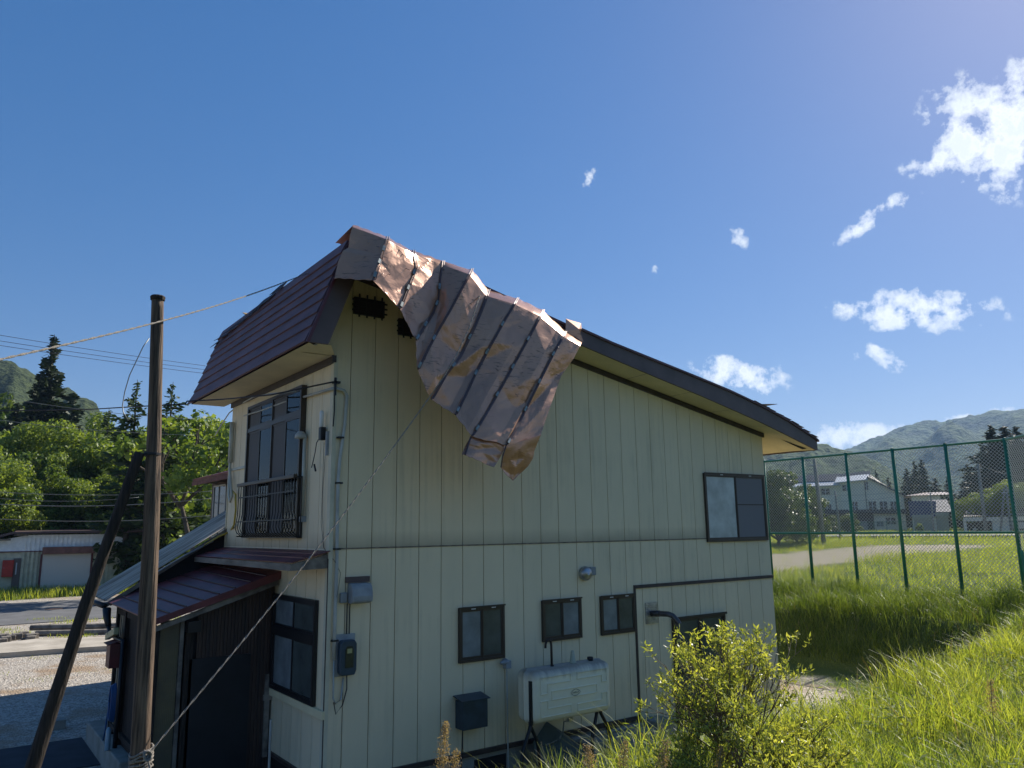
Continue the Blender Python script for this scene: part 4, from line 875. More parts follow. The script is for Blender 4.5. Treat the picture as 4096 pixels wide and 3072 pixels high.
def spos(U, t, amp=1.0, off=0.0):
    k = min(len(SE) - 2, max(0, int(math.floor(U)))); f = U - k
    (p, l1), (q, l2) = resamp(SE[k][0], t), resamp(SE[k + 1][0], t)
    x, z = p[0] + (q[0] - p[0]) * f, p[1] + (q[1] - p[1]) * f; y = depth(k, t) * (1 - f) + depth(k + 1, t) * f
    ln = (l1 + l2) / 2 / 190.0; e = min(1, t / .06 + .15)
    y += amp * e * (.075 * facet(U * 1.0 + .3, t * ln * .95 + U * .4, 5) + .010 * facet(U * 2.3 - t * 2, t * ln * 2.2 + .2 + U, 9) + .004 * facet(U * 6 + t, t * ln * 7, 17))
    m = min(1, (1 - t) / .04 + .3)
    x += 5 * facet(U * 2.2, t * ln * 2, 31) * (1 - abs(2 * f - 1)) + (4 * facet(U * 9, 3, 41) if t > .98 else 0); z += (5 * facet(U * 8, 1, 44) if t > .98 or t < .01 else 0)
    return hit(*z4(x, z), 1, y + off)
SH = thing('torn_roof_sheet', 'crumpled brown metal roofing torn loose and hanging over the gable', 'roof sheeting')
def sheet_mat():
    m = mat('brown_coated_sheet', (.56, .295, .18), rough=.26, metal=.42, spec=.45, color2=(.44, .235, .155), vscale=1.1)
    t = m.node_tree; b = t.nodes['Principled BSDF']; tc = N(t, 'ShaderNodeTexCoord')
    mp = N(t, 'ShaderNodeMapping'); mp.inputs['Rotation'].default_value = (0, R(-58), 0); mp.inputs['Scale'].default_value = (2.6, 2, 17); L(t, tc.outputs['Object'], mp.inputs['Vector'])
    n = N(t, 'ShaderNodeTexNoise'); n.inputs['Scale'].default_value = 2.4; n.inputs['Detail'].default_value = 6; n.inputs['Distortion'].default_value = .8; L(t, mp.outputs[0], n.inputs['Vector'])
    n2 = N(t, 'ShaderNodeTexNoise'); n2.inputs['Scale'].default_value = 1.3; n2.inputs['Detail'].default_value = 4; L(t, tc.outputs['Object'], n2.inputs['Vector'])
    # dark short streaks across each strip, gathered in patches
    mr = N(t, 'ShaderNodeMapRange'); L(t, n.outputs['Fac'], mr.inputs[0]); mr.inputs[1].default_value = .57; mr.inputs[2].default_value = .66
    mr2 = N(t, 'ShaderNodeMapRange'); L(t, n2.outputs['Fac'], mr2.inputs[0]); mr2.inputs[1].default_value = .48; mr2.inputs[2].default_value = .6; mr2.inputs[4].default_value = .75
    mm = N(t, 'ShaderNodeMath', operation='MULTIPLY'); L(t, mr.outputs[0], mm.inputs[0]); L(t, mr2.outputs[0], mm.inputs[1])
    lk = b.inputs['Base Color'].links[0].from_socket; x = N(t, 'ShaderNodeMix', data_type='RGBA'); L(t, lk, x.inputs['A']); x.inputs['B'].default_value = (.06, .038, .035, 1); L(t, mm.outputs[0], x.inputs[0]); L(t, x.outputs['Result'], b.inputs['Base Color'])
    bp = N(t, 'ShaderNodeBump'); bp.inputs['Strength'].default_value = .09; bp.inputs['Distance'].default_value = .02; L(t, n.outputs['Fac'], bp.inputs['Height']); L(t, bp.outputs[0], b.inputs['Normal'])
    return m
M['sheet'] = sheet_mat()
NT, NU = 84, 14
mb = MB()
def strip(k, fn=spos, flap=True):
    vs_ = []
    for i in range(NU + 1):
        U = k + i / NU
        if flap: 
            p = fn(U, 0); vs_.append(p + Vector((.05, .75, -.02)))
        else: vs_.append(fn(U, 0))
        vs_ += [fn(U, j / NT) for j in range(NT + 1)]
    n = NT + 2
    mb.add(vs_, [(i * n + j, i * n + j + 1, (i + 1) * n + j + 1, (i + 1) * n + j) for i in range(NU) for j in range(0 if flap else 1, n - 1)])
for k in range(9): strip(k)
# the two torn tongues at the bottom
def tongue(L_, R_, ya, yb, U0, seed):
    vs_ = []; nt_, nu_ = 26, 12
    for i in range(nu_ + 1):
        f = i / nu_
        for j in range(nt_ + 1):
            t = j / nt_; (p, _), (q, _) = resamp(L_, t), resamp(R_, t)
            x, z = p[0] + (q[0] - p[0]) * f, p[1] + (q[1] - p[1]) * f
            y = ya + (yb - ya) * t + min(1, t * 3) * (.05 * facet(f * 2 + U0, t * 2.2, seed) + .025 * facet(f * 4, t * 5, seed + 3)) 
            if t > .98: z += 5 * facet(f * 9, 1, seed + 8)
            vs_.append(hit(*z4(x, z), 1, y))
    n = nt_ + 1; mb.add(vs_, [(i * n + j, i * n + j + 1, (i + 1) * n + j + 1, (i + 1) * n + j) for i in range(nu_) for j in range(nt_)])
tongue([(880, 1350), (850, 1400), (825, 1456)], [(1096, 1400), (1060, 1470), (1020, 1536)], -1.285, -1.36, 2.3, 61)
tongue([(1094, 1405), (1070, 1460), (1062, 1540), (1090, 1580), (1132, 1614)], [(1300, 1345), (1262, 1440), (1256, 1480), (1225, 1530), (1136, 1616)], -1.29, -1.18, 5.1, 71)
# folded flap at the upper right end and a torn return at the left
sheet = build('sheet_metal', mb, M['sheet'], SH)
so = sheet.modifiers.new('thickness', 'SOLIDIFY'); so.thickness = .004; so.offset = 0
mb = MB(); fl_ = [(1452, 640), (1545, 668), (1549, 700), (1535, 742), (1560, 782), (1452, 715)]
pf = [hit(*z4(*q), 1, -.62 - .1 * (i in (4, 5)) - .05 * (i == 2)) for i, q in enumerate(fl_)]; cpt = sum(pf, Vector()) / 6 + Vector((0, -.07, 0))
mb.add(pf + [cpt], [(i, (i + 1) % 6, 6) for i in range(6)]); build('folded_corner', mb, M['sheet'], SH)
M['seam'] = mat('seam_batten', (.10, .055, .05), rough=.35, metal=.4, spec=.6)
M['clip'] = mat('galvanised_clip', (.22, .26, .27), rough=.5, metal=.4, var=.4, vscale=30)
clipt = {1: (.25, .55, .85), 2: (.35, .62, .92), 3: (.3, .5, .78, .96), 4: (.68, .95), 5: (.4, .66), 6: (.22, .46, .64, .95), 7: (.22, .44, .66, .93), 8: (.2, .44, .68, .96)}
for k in range(1, 9):
    mb = MB(); pts = [spos(k, t / 40, off=-.012) for t in range(41)]
    mb.tube(pts, .016, 4); 
    d_ = Vector((.035, -.0, .015)); mb.tube([p + d_ for p in pts], .008, 4)
    build('seam_batten', mb, M['seam'], SH)
    for t in clipt[k]:
        a, b = spos(k, t, off=-.03), spos(k, min(1, t + .02), off=-.03); d = (b - a).normalized(); s_ = d.cross(Vector((0, -1, 0))).normalized()
        mb = MB(); c = a; mb.quad(c - d * .045 - s_ * .018, c + d * .045 - s_ * .018, c + d * .045 + s_ * .018, c - d * .045 + s_ * .018, .012); build('clip', mb, M['clip'], SH)
mb = MB(); mb.tube([hit(*z4(1095, 1400), 1, -1.32), hit(*z4(1072, 1470), 1, -1.33), hit(*z4(1062, 1538), 1, -1.30)], .012, 4); mb.tube([hit(*z4(880, 1352), 1, -1.30), hit(*z4(845, 1462), 1, -1.36)], .016, 4); build('seam_batten', mb, M['seam'], SH)
q_ = random.Random(9)    # bent roofing nails
for i in range(46):
    U, t = q_.uniform(.3, 3.9) if i < 32 else q_.uniform(4, 8.8), q_.uniform(.03, .95); p = spos(U, t); d = Vector((q_.uniform(-1, 1), -.6, q_.uniform(-1, .4))).normalized()
    mb = MB(); mb.tube([p, p + d * q_.uniform(.04, .08)], .0035, 4); build('bent_nail', mb, M['seam'], SH)

# ---------------------------------------------------------------- old wooden pole, brace, ropes, wires
def wood_log(p0, p1, r0, r1, seed, wob=.012, n=18, seg=44):
    mb = MB(); p0, p1 = Vector(p0), Vector(p1); ax = (p1 - p0).normalized(); a = ax.cross(Vector((0, 1, 0))).normalized(); b = a.cross(ax)
    for i in range(seg + 1):
        t = i / seg; c = p0.lerp(p1, t) + a * .015 * math.sin(t * 5 + seed) + b * .01 * math.sin(t * 8 + seed)
        for k in range(n):
            th = 2 * math.pi * k / n; r = r0 + (r1 - r0) * t
            r *= 1 + .10 * noise.noise(Vector((math.cos(th) * 1.7, math.sin(th) * 1.7, t * 2.2 + seed))) + .07 * noise.noise(Vector((math.cos(th) * 4, math.sin(th) * 4, t * 7 + seed)))
            mb.v.append(tuple(c + (a * math.cos(th) + b * math.sin(th)) * r))
    for i in range(seg):
        for k in range(n): mb.f.append((i * n + k, i * n + (k + 1) % n, (i + 1) * n + (k + 1) % n, (i + 1) * n + k))
    mb.f.append(tuple(range(n))[::-1]); mb.f.append(tuple(seg * n + k for k in range(n))); return mb
PD = 8.0
pt, pb_ = atd(341, 642, PD), atd(303, 1690, PD); base = pb_ + (pb_ - pt).normalized() * .95
PL = thing('wooden_pole', 'weathered brown wooden utility pole standing left of the house', 'utility pole', loc=base)
o = build('pole_shaft', wood_log((0, 0, 0), pt - base, .088, .055, 1.3), M['wood'], PL, smooth=True)
def polp(v): # point on the pole axis by photo height
    t = (v - 642) / (1690 - 642.); return pt.lerp(pb_, t)
mb = MB(); c = polp(1006) - base; mb.lathe([(.070, -.012), (.076, -.010), (.076, .012), (.070, .014)], c, n=20); build('iron_band', mb, M['black'], PL)
mb = MB(); c = pt - base; mb.lathe([(.066, -.03), (.07, 0), (.06, .012), (0, .014)], c, n=16); build('pole_cap', mb, M['wooddark'], PL)
bt, bbm = atd(303, 978, PD - .02), atd(72, 1645, PD + .05); bl = bbm + (bbm - bt).normalized() * 1.0
BR = build('pole_brace', wood_log(bl, bt, .068, .044, 4.1), M['wooddark'], smooth=True, label='dark leaning timber brace propped against the wooden pole', cat='brace')
mb = MB()
for k in range(6):
    c = polp(1628 + k * 7) ; tl = .03 + .006 * math.sin(k * 2.2)
    mb.tube([c + Vector((.094 * math.cos(t), .094 * math.sin(t), tl * math.cos(t) + .008 * math.sin(3 * t + k))) for t in [2 * math.pi * i / 20 for i in range(21)]], .009, 6)
kp = atd(318, 1632, PD - .16)
for k in range(4): mb.tube([kp + Vector((.03 * math.cos(t + k), -.02 + .02 * k * .5, .04 * math.sin(t + k * .7))) for t in [2 * math.pi * i / 12 for i in range(13)]], .009, 6)
mb.tube([kp, kp + Vector((.03, -.02, -.12)), kp + Vector((.015, -.02, -.25))], .011, 6)
rb = build('rope_knot', mb, M['rope'], smooth=True, label='grey rope wound round the foot of the wooden pole', cat='rope')
def twist_rope(pts, r, name, label, turns=30):
    mb = MB(); P = [Vector(p) for p in pts]; L_ = sum((b - a).length for a, b in zip(P[:-1], P[1:])); n = int(L_ / .035)
    cum = [0]
    for a, b in zip(P[:-1], P[1:]): cum.append(cum[-1] + (b - a).length)
    def at(s):
        for i in range(len(P) - 1):
            if s <= cum[i + 1] or i == len(P) - 2: return P[i].lerp(P[i + 1], (s - cum[i]) / (cum[i + 1] - cum[i])), (P[i + 1] - P[i]).normalized()
    for st in range(2):
        q = []
        for i in range(n + 1):
            c, d = at(L_ * i / n); a = d.cross(Vector((0, 0, 1))).normalized(); b = a.cross(d); th = i * .9 + st * math.pi; q.append(c + (a * math.cos(th) + b * math.sin(th)) * r * .5)
        mb.tube(q, r * .62, 5)
    return build(name, mb, M['rope'], smooth=True, label=label, cat='rope')
tip = hit(*z4(632, 1112), 1, -1.22)
rp = [kp] + [kp.lerp(tip, t / 8) - Vector((0, 0, .10 * math.sin(math.pi * t / 8))) for t in range(1, 8)] + [tip, hit(*z4(720, 985), 1, -1.30), hit(*z4(800, 845), 1, -1.28), hit(*z4(872, 690), 1, -1.22), hit(*z4(915, 560), 1, -1.10), hit(*z4(950, 447), 1, -.80), Vector((2.4, .6, 7.62)), Vector((2.8, 3.5, 7.58))]
twist_rope(rp, .0085, 'tie_rope', 'grey rope from the pole foot up across the hanging roof sheet')
ra = Vector((-.03, .93, 7.76)); re = atd(-160, 812, 5.6)
r2p = [ra.lerp(re, t / 14) - Vector((0, 0, .10 * math.sin(math.pi * t / 14))) for t in range(15)] 
r2p = [Vector((1.2, 1.6, 7.9))] + r2p
twist_rope(r2p, .0085, 'guy_rope', 'taut grey rope running from the roof ridge off to the left')
def wire(name, pts, r, m, label, group=None, n=14, sag=0.0, cat='wire'):
    P = [Vector(p) for p in pts]; q = []
    if len(P) == 2: q = [P[0].lerp(P[1], t / n) - Vector((0, 0, sag * 4 * (t / n) * (1 - t / n))) for t in range(n + 1)]
    else: q = P
    mb = MB(); mb.tube(q, r, 5); return build(name, mb, m, smooth=True, label=label, cat=cat, group=group)
wire('hanging_wire', [atd(*q1(990, 255), PD - .08)] + [atd(*q1(a, b), PD - .1 - .02 * i) for i, (a, b) in enumerate(((950, 310), (905, 405), (860, 500), (828, 610), (813, 700), (818, 745), (850, 800)))], .005, M['wirelight'], 'thin bent wire drooping from the wooden pole in front of the cedar')
wire('service_cable', [atd(-40, 888, 22), atd(100, 886, 21), atd(200, 884, 19.5), atd(300, 878, 17.5), atd(400, 873, 15), hit(*z3(80, 1252), 1, 4.5), hit(*z3(320, 1240), 1, 2.8), hit(*z3(640, 1210), 1, 1.2), Vector((-.03, -.05, 5.80))], .013, M['cable'], 'thick black service cable strung low to the house corner', cat='cable')
wire('drop_cable', [hit(*z3(800, 1185), 1, .8), hit(*z3(620, 1205), 1, 1.8), hit(*z3(520, 1225), 1, 3.2), hit(*z3(430, 1275), 1, 4.6), hit(*z3(360, 1330), 1, 5.6), hit(*z3(300, 1420), 1, 6.6), hit(*z3(265, 1480), 1, 7.4)], .013, M['pvc'], 'grey sheathed cable swinging from the house corner behind the eaves', cat='cable')
far3 = 'three power lines in the sky left'
for k, (va, vb) in enumerate(((722, 792), (735, 800), (745, 808))):
    wire('power_line', [atd(-60, va - 8, 60), atd(480, vb + 3, 70)], .018, M['cable'], ['topmost', 'middle', 'lowest'][k] + ' of three thin power lines in the sky behind the pole', far3, sag=.1)
for k, (pa, pb2, dd, r_) in enumerate((((-20, 1088), (468, 1075), 26, .012), ((-20, 1120), (468, 1112), 30, .010), ((-20, 1062), (468, 1060), 34, .010), ((-20, 1075), (300, 1074), 36, .008), ((10, 860), (420, 905), 44, .012), ((-20, 905), (420, 940), 46, .012))):
    wire('telephone_line', [atd(*pa, dd), atd(*pb2, dd)], r_, M['wirelight'], ['pale line crossing the trees, brightest of the low ones', 'pale line crossing the trees just above the shed', 'faint line crossing the trees above the brightest one', 'short faint line crossing the trees left of the pole', 'thin line sloping across the tall cedar', 'lower thin line sloping across the cedars'][k], 'thin lines crossing the trees left', sag=.15)

# ---------------------------------------------------------------- chain-link fence
FX, FT, FM = 20.0, 6.0, 3.39
ys = [8.83, 7.2, 5.57, 3.93, 2.33, .69, -.96]
fpts = [(FX, y) for y in ys]; fpts += [(18.55, -2.55), (17.2, -4.15)]
FE = thing('chain_link_fence', 'tall green chain-link fence along the edge of the playing field', 'fence')
for i, (x, y) in enumerate(fpts):
    zb = float(ground_z(x, y)) - .1; mb = MB(); mb.tube([(x, y, zb), (x, y, FT + .04)], .055 if i < 6 else .062, 10); mb.lathe([(.06, 0), (.055, .02), (0, .03)], (x, y, FT + .03), n=10)
    build('post', mb, M['green'], FE, smooth=True)
mb = MB(); mb.tube([(fpts[6][0] - .35, fpts[6][1] - .25, float(ground_z(19.6, -1.2)) - .1), (fpts[6][0] - .18, fpts[6][1] - .12, 2.9)], .05, 8); build('stay_post', mb, M['green'], FE)
for i in range(len(fpts) - 1):
    (xa, ya), (xb, yb) = fpts[i], fpts[i + 1]
    for z_ in (FT, FM):
        mb = MB(); mb.tube([(xa, ya, z_), (xb, yb, z_)], .035, 8); build('rail', mb, M['green'], FE)
    zb = max(float(ground_z(xa, ya)), float(ground_z(xb, yb))) - .15
    ln = math.hypot(xb - xa, yb - ya); ux, uy = (xb - xa) / ln, (yb - ya) / ln; hh = FT - .03 - zb
    mb = MB(); sp = .105; n1 = int((ln + hh) / sp) + 1; rw = .0075
    for s_ in range(n1):
        c = s_ * sp
        for sg in (1, -1):
            # line u + z = c (clipped to the panel)
            u0, z0 = (c, 0) if c <= ln else (ln, c - ln); u1, z1_ = (0, c) if c <= hh else (c - hh, hh)
            if sg < 0: u0, u1 = ln - u0, ln - u1
            if math.hypot(u1 - u0, z1_ - z0) < .02: continue
            a = Vector((xa + ux * u0 + uy * .02 * sg * .3, ya + uy * u0, zb + z0)); b = Vector((xa + ux * u1 + uy * .02 * sg * .3, ya + uy * u1, zb + z1_))
            mb.tube([a, b], rw, 3, cap=False)
    build('wire_mesh', mb, M['mesh'], FE)

# ---------------------------------------------------------------- far buildings, right
AZ0 = 60.0
def loc_frame(az, d, z):
    a = R(az); return (Vector((CAM[0] + d * math.sin(a), CAM[1] + d * math.cos(a), z)), Vector((math.cos(a), -math.sin(a), 0)), Vector((math.sin(a), math.cos(a), 0)))
class FR:                                  # local frame: u to the right, v away, w up
    def __init__(s, az, d, z): s.o, s.u, s.v = loc_frame(az, d, z); s.az = az; s.d = d; s.z = z
    def P(s, u, v, w): return s.o + s.u * u + s.v * v + Vector((0, 0, w))
    def U(s, x, y): # photo point to local u, w on the plane v=0
        r = Vector(ray(x, y)); n = s.v; t = (s.o - Vector(CAM)).dot(n) / r.dot(n); p = Vector(CAM) + r * t - s.o; return p.dot(s.u), p.z
    def box(s, mb, u0, u1, v0, v1, w0, w1):
        return mb.add([s.P(u0, v0, w0), s.P(u1, v0, w0), s.P(u1, v1, w0), s.P(u0, v1, w0), s.P(u0, v0, w1), s.P(u1, v0, w1), s.P(u1, v1, w1), s.P(u0, v1, w1)],
                      [(0, 3, 2, 1), (4, 5, 6, 7), (0, 1, 5, 4), (1, 2, 6, 5), (2, 3, 7, 6), (3, 0, 4, 7)])
    def prism(s, mb, pts, v0, v1):
        n = len(pts); return mb.add([s.P(u, v0, w_) for u, w_ in pts] + [s.P(u, v1, w_) for u, w_ in pts], [tuple(range(n)), tuple(range(n, 2 * n))[::-1]] + [(i, i + n, (i + 1) % n + n, (i + 1) % n) for i in range(n)])
    def slab(s, mb, a, b, c, d, t): return mb.quad(s.P(*a), s.P(*b), s.P(*c), s.P(*d), t)
M['farcream'] = mat('far_cream_render', (.88, .83, .66), rough=.8, var=.08, vscale=.5)
M['farpanel'] = mat('solar_panel_dark', (.015, .018, .03), rough=.35)
M['farwhite'] = mat('pale_roof_sheet', (.60, .63, .66), rough=.4)
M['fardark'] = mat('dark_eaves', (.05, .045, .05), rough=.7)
M['fargl'] = mat('far_window_glass', (.05, .055, .06), rough=.15)
f = FR(60.0, 130, 2.55)
def zz7(a, b): u, w_ = f.U(*z7(a, b)); return u, w_
C1 = thing('cream_house', 'large cream house with solar panels on its roof beyond the field', 'house')
uL = zz7(300, 400)[0]; uM = zz7(930, 375)[0]; uC = zz7(1310, 350)[0]; uR = zz7(2050, 580)[0]; eL = zz7(600, 405)[1]; eM = zz7(1150, 340)[1]; pk_ = zz7(1450, 268); eR = zz7(2050, 585)
mb = MB(); f.box(mb, uL - 4, uM, 1.0, 9, 0, eL); build('wall', mb, M['farcream'], C1)
mb = MB(); f.prism(mb, [(uM, 0), (uC, 0), (uC, eM), (uM, eM)], 0, 9); f.prism(mb, [(uC, 0), (uR, 0), (uR, eR[1]), (pk_[0], pk_[1]), (uC, eM)], -.05, 10); build('wall', mb, M['farcream'], C1)
mb = MB(); f.slab(mb, (uL - 4.5, .4, eL - .05), (uM + .3, .4, eL + .0), (uM + .3, 3.5, eL + 1.3), (uL - 4.5, 3.5, eL + 1.2), .15); build('roof', mb, M['farwhite'], C1)
mb = MB(); f.slab(mb, (uL - 4.0, 1.9, eL + .7), (uM, 1.9, eL + .75), (uM, 4.5, eL + 2.0), (uL - 4, 4.5, eL + 1.9), .1); build('solar_panels', mb, M['farpanel'], C1)
mb = MB(); f.slab(mb, (uM - .8, -.6, eM - .05), (pk_[0] - .3, -.6, eM + .25), (pk_[0] + .2, 3, pk_[1] + .9), (uM - .4, 3, pk_[1] + .5), .15); build('roof', mb, M['farwhite'], C1)
mb = MB(); f.slab(mb, (uM - .1, 1.0, pk_[1] - .35), (pk_[0] + .1, 1.0, pk_[1] + .1), (pk_[0] + .3, 3.6, pk_[1] + 1.3), (uM - .1, 3.6, pk_[1] + .9), .1); build('solar_panels', mb, M['farpanel'], C1)
mb = MB(); f.slab(mb, (pk_[0] - .3, -.6, pk_[1] + .18), (uR + .4, -.6, eR[1] - .05), (uR + .4, 11, eR[1] + .1), (pk_[0] + .2, 11, pk_[1] + 1.2), .22); build('roof', mb, M['fardark'], C1)
mb = MB(); f.slab(mb, (uL - 2, -.9, 3.0), (uR + .2, -1.0, 2.75), (uR + .2, 0, 3.3), (uL - 2, 0, 3.4), .2); build('canopy', mb, M['fardark'], C1)
mb = MB(); f.box(mb, uC + .35, uC + .45, -.15, -.05, 3.3, eM); build('downpipe', mb, M['fardark'], C1)
wins = [((345, 490), (415, 575), 1), ((430, 478), (575, 572), 1), ((590, 462), (745, 560), 1), ((620, 742), (778, 872), 1), ((450, 750), (560, 800), 1), ((965, 400), (1125, 500), 0), ((1135, 700), (1250, 860), 0), ((1360, 348), (1430, 482), 0), ((1435, 692), (1578, 852), 0), ((1628, 692), (1775, 852), 0), ((1818, 692), (1950, 855), 0), ((1735, 980), (1920, 1090), 0), ((1580, 1045), (1700, 1130), 0)]
for (a, b, off) in wins:
    (ua, wa), (ub, wb) = zz7(*a), zz7(*b); vv = .95 if off else -.08
    mb = MB(); f.box(mb, ua, ub, vv - .08, vv, wb, wa); wn = build('window', mb, M['fargl'], C1)
    mb = MB(); um = (ua + ub) / 2; f.box(mb, um - .05, um + .05, vv - .12, vv - .085, wb, wa); f.box(mb, ua, ub, vv - .12, vv - .1, (wa + wb) / 2 - .03, (wa + wb) / 2 + .03); build('window_frame', mb, M['farwhite'], wn)
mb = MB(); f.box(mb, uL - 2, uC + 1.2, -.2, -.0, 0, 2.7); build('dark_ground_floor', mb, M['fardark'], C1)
mb = MB(); (ua, wa), (ub, wb) = zz7(1265, 1040), zz7(1430, 1235); f.box(mb, ua, ub, -.3, -.21, 0, wa); build('grey_shutter', mb, M['greymetal'], C1)
# blue roofed garage
g2 = FR(63.6, 110, 2.55)
def zz8(F_, a, b): return F_.U(*z8(a, b))
G1 = thing('blue_garage', 'garage with steep blue metal roof and two shutters beyond the field', 'garage')
uA, wA = zz8(g2, 145, 690); uB, wB = zz8(g2, 640, 690); uC_, wC = zz8(g2, 930, 690); bl_ = zz8(g2, 215, 965); br_ = zz8(g2, 640, 965); cr_ = zz8(g2, 935, 870)
mb = MB(); g2.box(mb, bl_[0], br_[0], 0, 7, 0, br_[1]); build('wall', mb, M['farcream'], G1)
mb = MB(); g2.box(mb, br_[0], cr_[0] - .6, .1, 7, 0, cr_[1]); build('wall', mb, mat('tan_wall', (.33, .29, .22), rough=.8), G1)
mb = MB(); g2.prism(mb, [(bl_[0] - .2, bl_[1]), (br_[0], br_[1]), (uB, wB), (uA, wA)], -.25, 7.2) ; build('roof', mb, mat('blue_metal_roof', (.05, .07, .17), rough=.4), G1)
mb = MB(); g2.slab(mb, (br_[0] + .02, -.4, cr_[1] - .05), (cr_[0], -.4, cr_[1] - .05), (uC_ - .5, 2.6, wC + .3), (br_[0] - .6, 2.6, wC + .3), .15); build('roof', mb, mat('grey_ribbed_roof', (.13, .13, .16), rough=.5), G1)
for (a, b) in (((240, 1000), (610, 1190)), ((650, 965), (880, 1170))):
    (ua, wa), (ub, wb) = zz8(g2, *a), zz8(g2, *b); mb = MB(); g2.box(mb, ua, ub, -.12, -.02, 0.05, wa); 
    for k in range(14): g2.box(mb, ua, ub, -.15, -.12, .1 + k * (wa - .1) / 14, .1 + (k + .5) * (wa - .1) / 14)
    g2.box(mb, ua - .1, ub + .1, -.35, -.02, wa, wa + .45); build('roller_shutter', mb, mat('beige_shutter', (.42, .42, .35), rough=.6), G1)
g3 = FR(63.8, 124, 2.6)
G2 = thing('brown_roof_house', 'house with a pale brown hipped roof behind the blue garage', 'house')
(ua, wa), (ub, wb), (ut, wt) = zz8(g3, 85, 595), zz8(g3, 1010, 590), zz8(g3, 590, 525)
mb = MB(); g3.box(mb, ua + .8, ub - 2.0, 0, 9, 0, wa); build('wall', mb, M['farcream'], G2)
mb = MB(); mb.add([g3.P(ua, -.8, wa), g3.P(ub, -.8, wa), g3.P(ub, 10, wa), g3.P(ua, 10, wa), g3.P(ut - 1, 4.5, wt + .1), g3.P(ut + 1.5, 4.5, wt + .1)], [(0, 1, 5, 4), (1, 2, 5), (2, 3, 4, 5), (3, 0, 4), (0, 3, 2, 1)]); build('roof', mb, mat('brown_sheet_roof', (.36, .25, .20), rough=.35, var=.3, vscale=1), G2)
# small house and carport
g4 = FR(66.0, 112, 2.6)
S1 = thing('small_house', 'low house with two brown metal roofs behind the carport', 'house')
(ua, wa), (ub, wb) = zz8(g4, 1030, 845), zz8(g4, 1450, 845); (uc, wc), (ud, wd_) = zz8(g4, 1110, 925), zz8(g4, 1650, 925); tp = zz8(g4, 1180, 785)[1]
mb = MB(); g4.box(mb, ua + .5, ub, 4, 9, 0, wa); g4.box(mb, uc + .5, ud, 1, 8, 0, wc - .05); build('wall', mb, mat('brown_timber_wall', (.10, .06, .045), rough=.8), S1)  # wall in one even dark brown
rbm = mat('brown_tile_roof', (.32, .24, .20), rough=.35, var=.3, vscale=1)
mb = MB(); g4.slab(mb, (ua, 3, wa), (ub - 1.4, 3, wa), (ub - .4, 6.5, tp + .3), (ua + 1.8, 6.5, tp + .3), .15); build('roof', mb, rbm, S1)
mb = MB(); g4.slab(mb, (uc, 0, wc), (ud - 1, 0, wc), (ud - .5, 2.5, wc + 1.0), (uc + 1, 2.5, wc + 1.0), .15); build('roof', mb, rbm, S1)
g5 = FR(67.6, 100, 2.6)
CPT = thing('carport', 'long open carport with a corrugated roof beyond the field', 'carport')
ua, wa = zz8(g5, 1125, 970); ub, wb = zz8(g5, 2300, 945)
mb = MB(); n = 60; vs_ = []
for i in range(n + 1):
    u = ua + (ub - ua) * i / n; w_ = wa + (wb - wa) * i / n + (.07 if i % 2 else 0)
    vs_ += [g5.P(u, -.6, w_), g5.P(u, 5.5, w_ + .35)]
mb.add(vs_, [(2 * i, 2 * i + 2, 2 * i + 3, 2 * i + 1) for i in range(n)]); build('roof', mb, M['fardark'], CPT)
mb = MB(); g5.slab(mb, (ua, -.3, wa - .08), (ub, -.3, wb - .08), (ub, -.3, wb - .5), (ua, -.3, wa - .5), .12); build('front_beam', mb, M['farcream'], CPT)
for a in (1160, 1740, 2060):
    u_ = zz8(g5, a, 1100)[0]; mb = MB(); g5.box(mb, u_ - (.15 if a != 1740 else .5), u_ + (.15 if a != 1740 else 1.1), -.1, .2 if a != 1740 else 5, 0, wa - .3); build('post', mb, M['farcream'], CPT)
mb = MB(); g5.box(mb, ua, ub, 5.4, 5.45, 0, .9)
for k in range(40): u_ = ua + (ub - ua) * k / 39; g5.box(mb, u_ - .03, u_ + .03, 5.4, 5.46, .9, 2.5)
build('back_lattice', mb, M['fardark'], CPT)
# shaded car shapes under the carport
def car(name, F_, uc, v, paint, label, flip=1):
    T = thing(name, label, 'car'); prof = [(-2.1, .35), (-2.15, .75), (-1.9, .92), (-1.25, 1.0), (-.75, 1.45), (.9, 1.5), (1.55, 1.05), (2.1, .95), (2.15, .4)]
    mb = MB(); n = len(prof); vs_ = []
    for v_, s_ in ((-.85, .94), (-.80, 1), (.80, 1), (.85, .94)): vs_ += [F_.P(uc + flip * u * s_, v + v_, .02 + (w_ if w_ < 1 else w_ * (1 if s_ == 1 else .97))) for u, w_ in prof]
    mb.add(vs_, [tuple(range(n)), tuple(range(3 * n, 4 * n))[::-1]] + [(r * n + i, (r + 1) * n + i, (r + 1) * n + (i + 1) % n, r * n + (i + 1) % n) for r in range(3) for i in range(n)])
    build('body', mb, paint, T, smooth=False, bevel=.05)
    mb = MB(); F_.prism(mb, [(uc + flip * u, w_) for u, w_ in ((-1.1, 1.03), (-.7, 1.40), (.82, 1.44), (1.35, 1.08))], v - .87, v + .87); build('side_glass', mb, M['fargl'], T)
    for u in (-1.35, 1.35):
        for vv in (-.8, .8):
            mb = MB(); c = F_.P(uc + flip * u, v + vv, .32); mb.lathe([(.2, -.1), (.31, -.1), (.32, 0), (.31, .1), (.2, .1)], c, axis=F_.v, n=16); wh = build('wheel', mb, M['black'], T)
            mb = MB(); mb.lathe([(.19, -.105), (.19, .105)], c, axis=F_.v, n=12); build('rim', mb, M['steel'], wh)
    return T
u1 = zz8(g5, 1580, 1150)[0]; u2 = zz8(g5, 2010, 1150)[0]
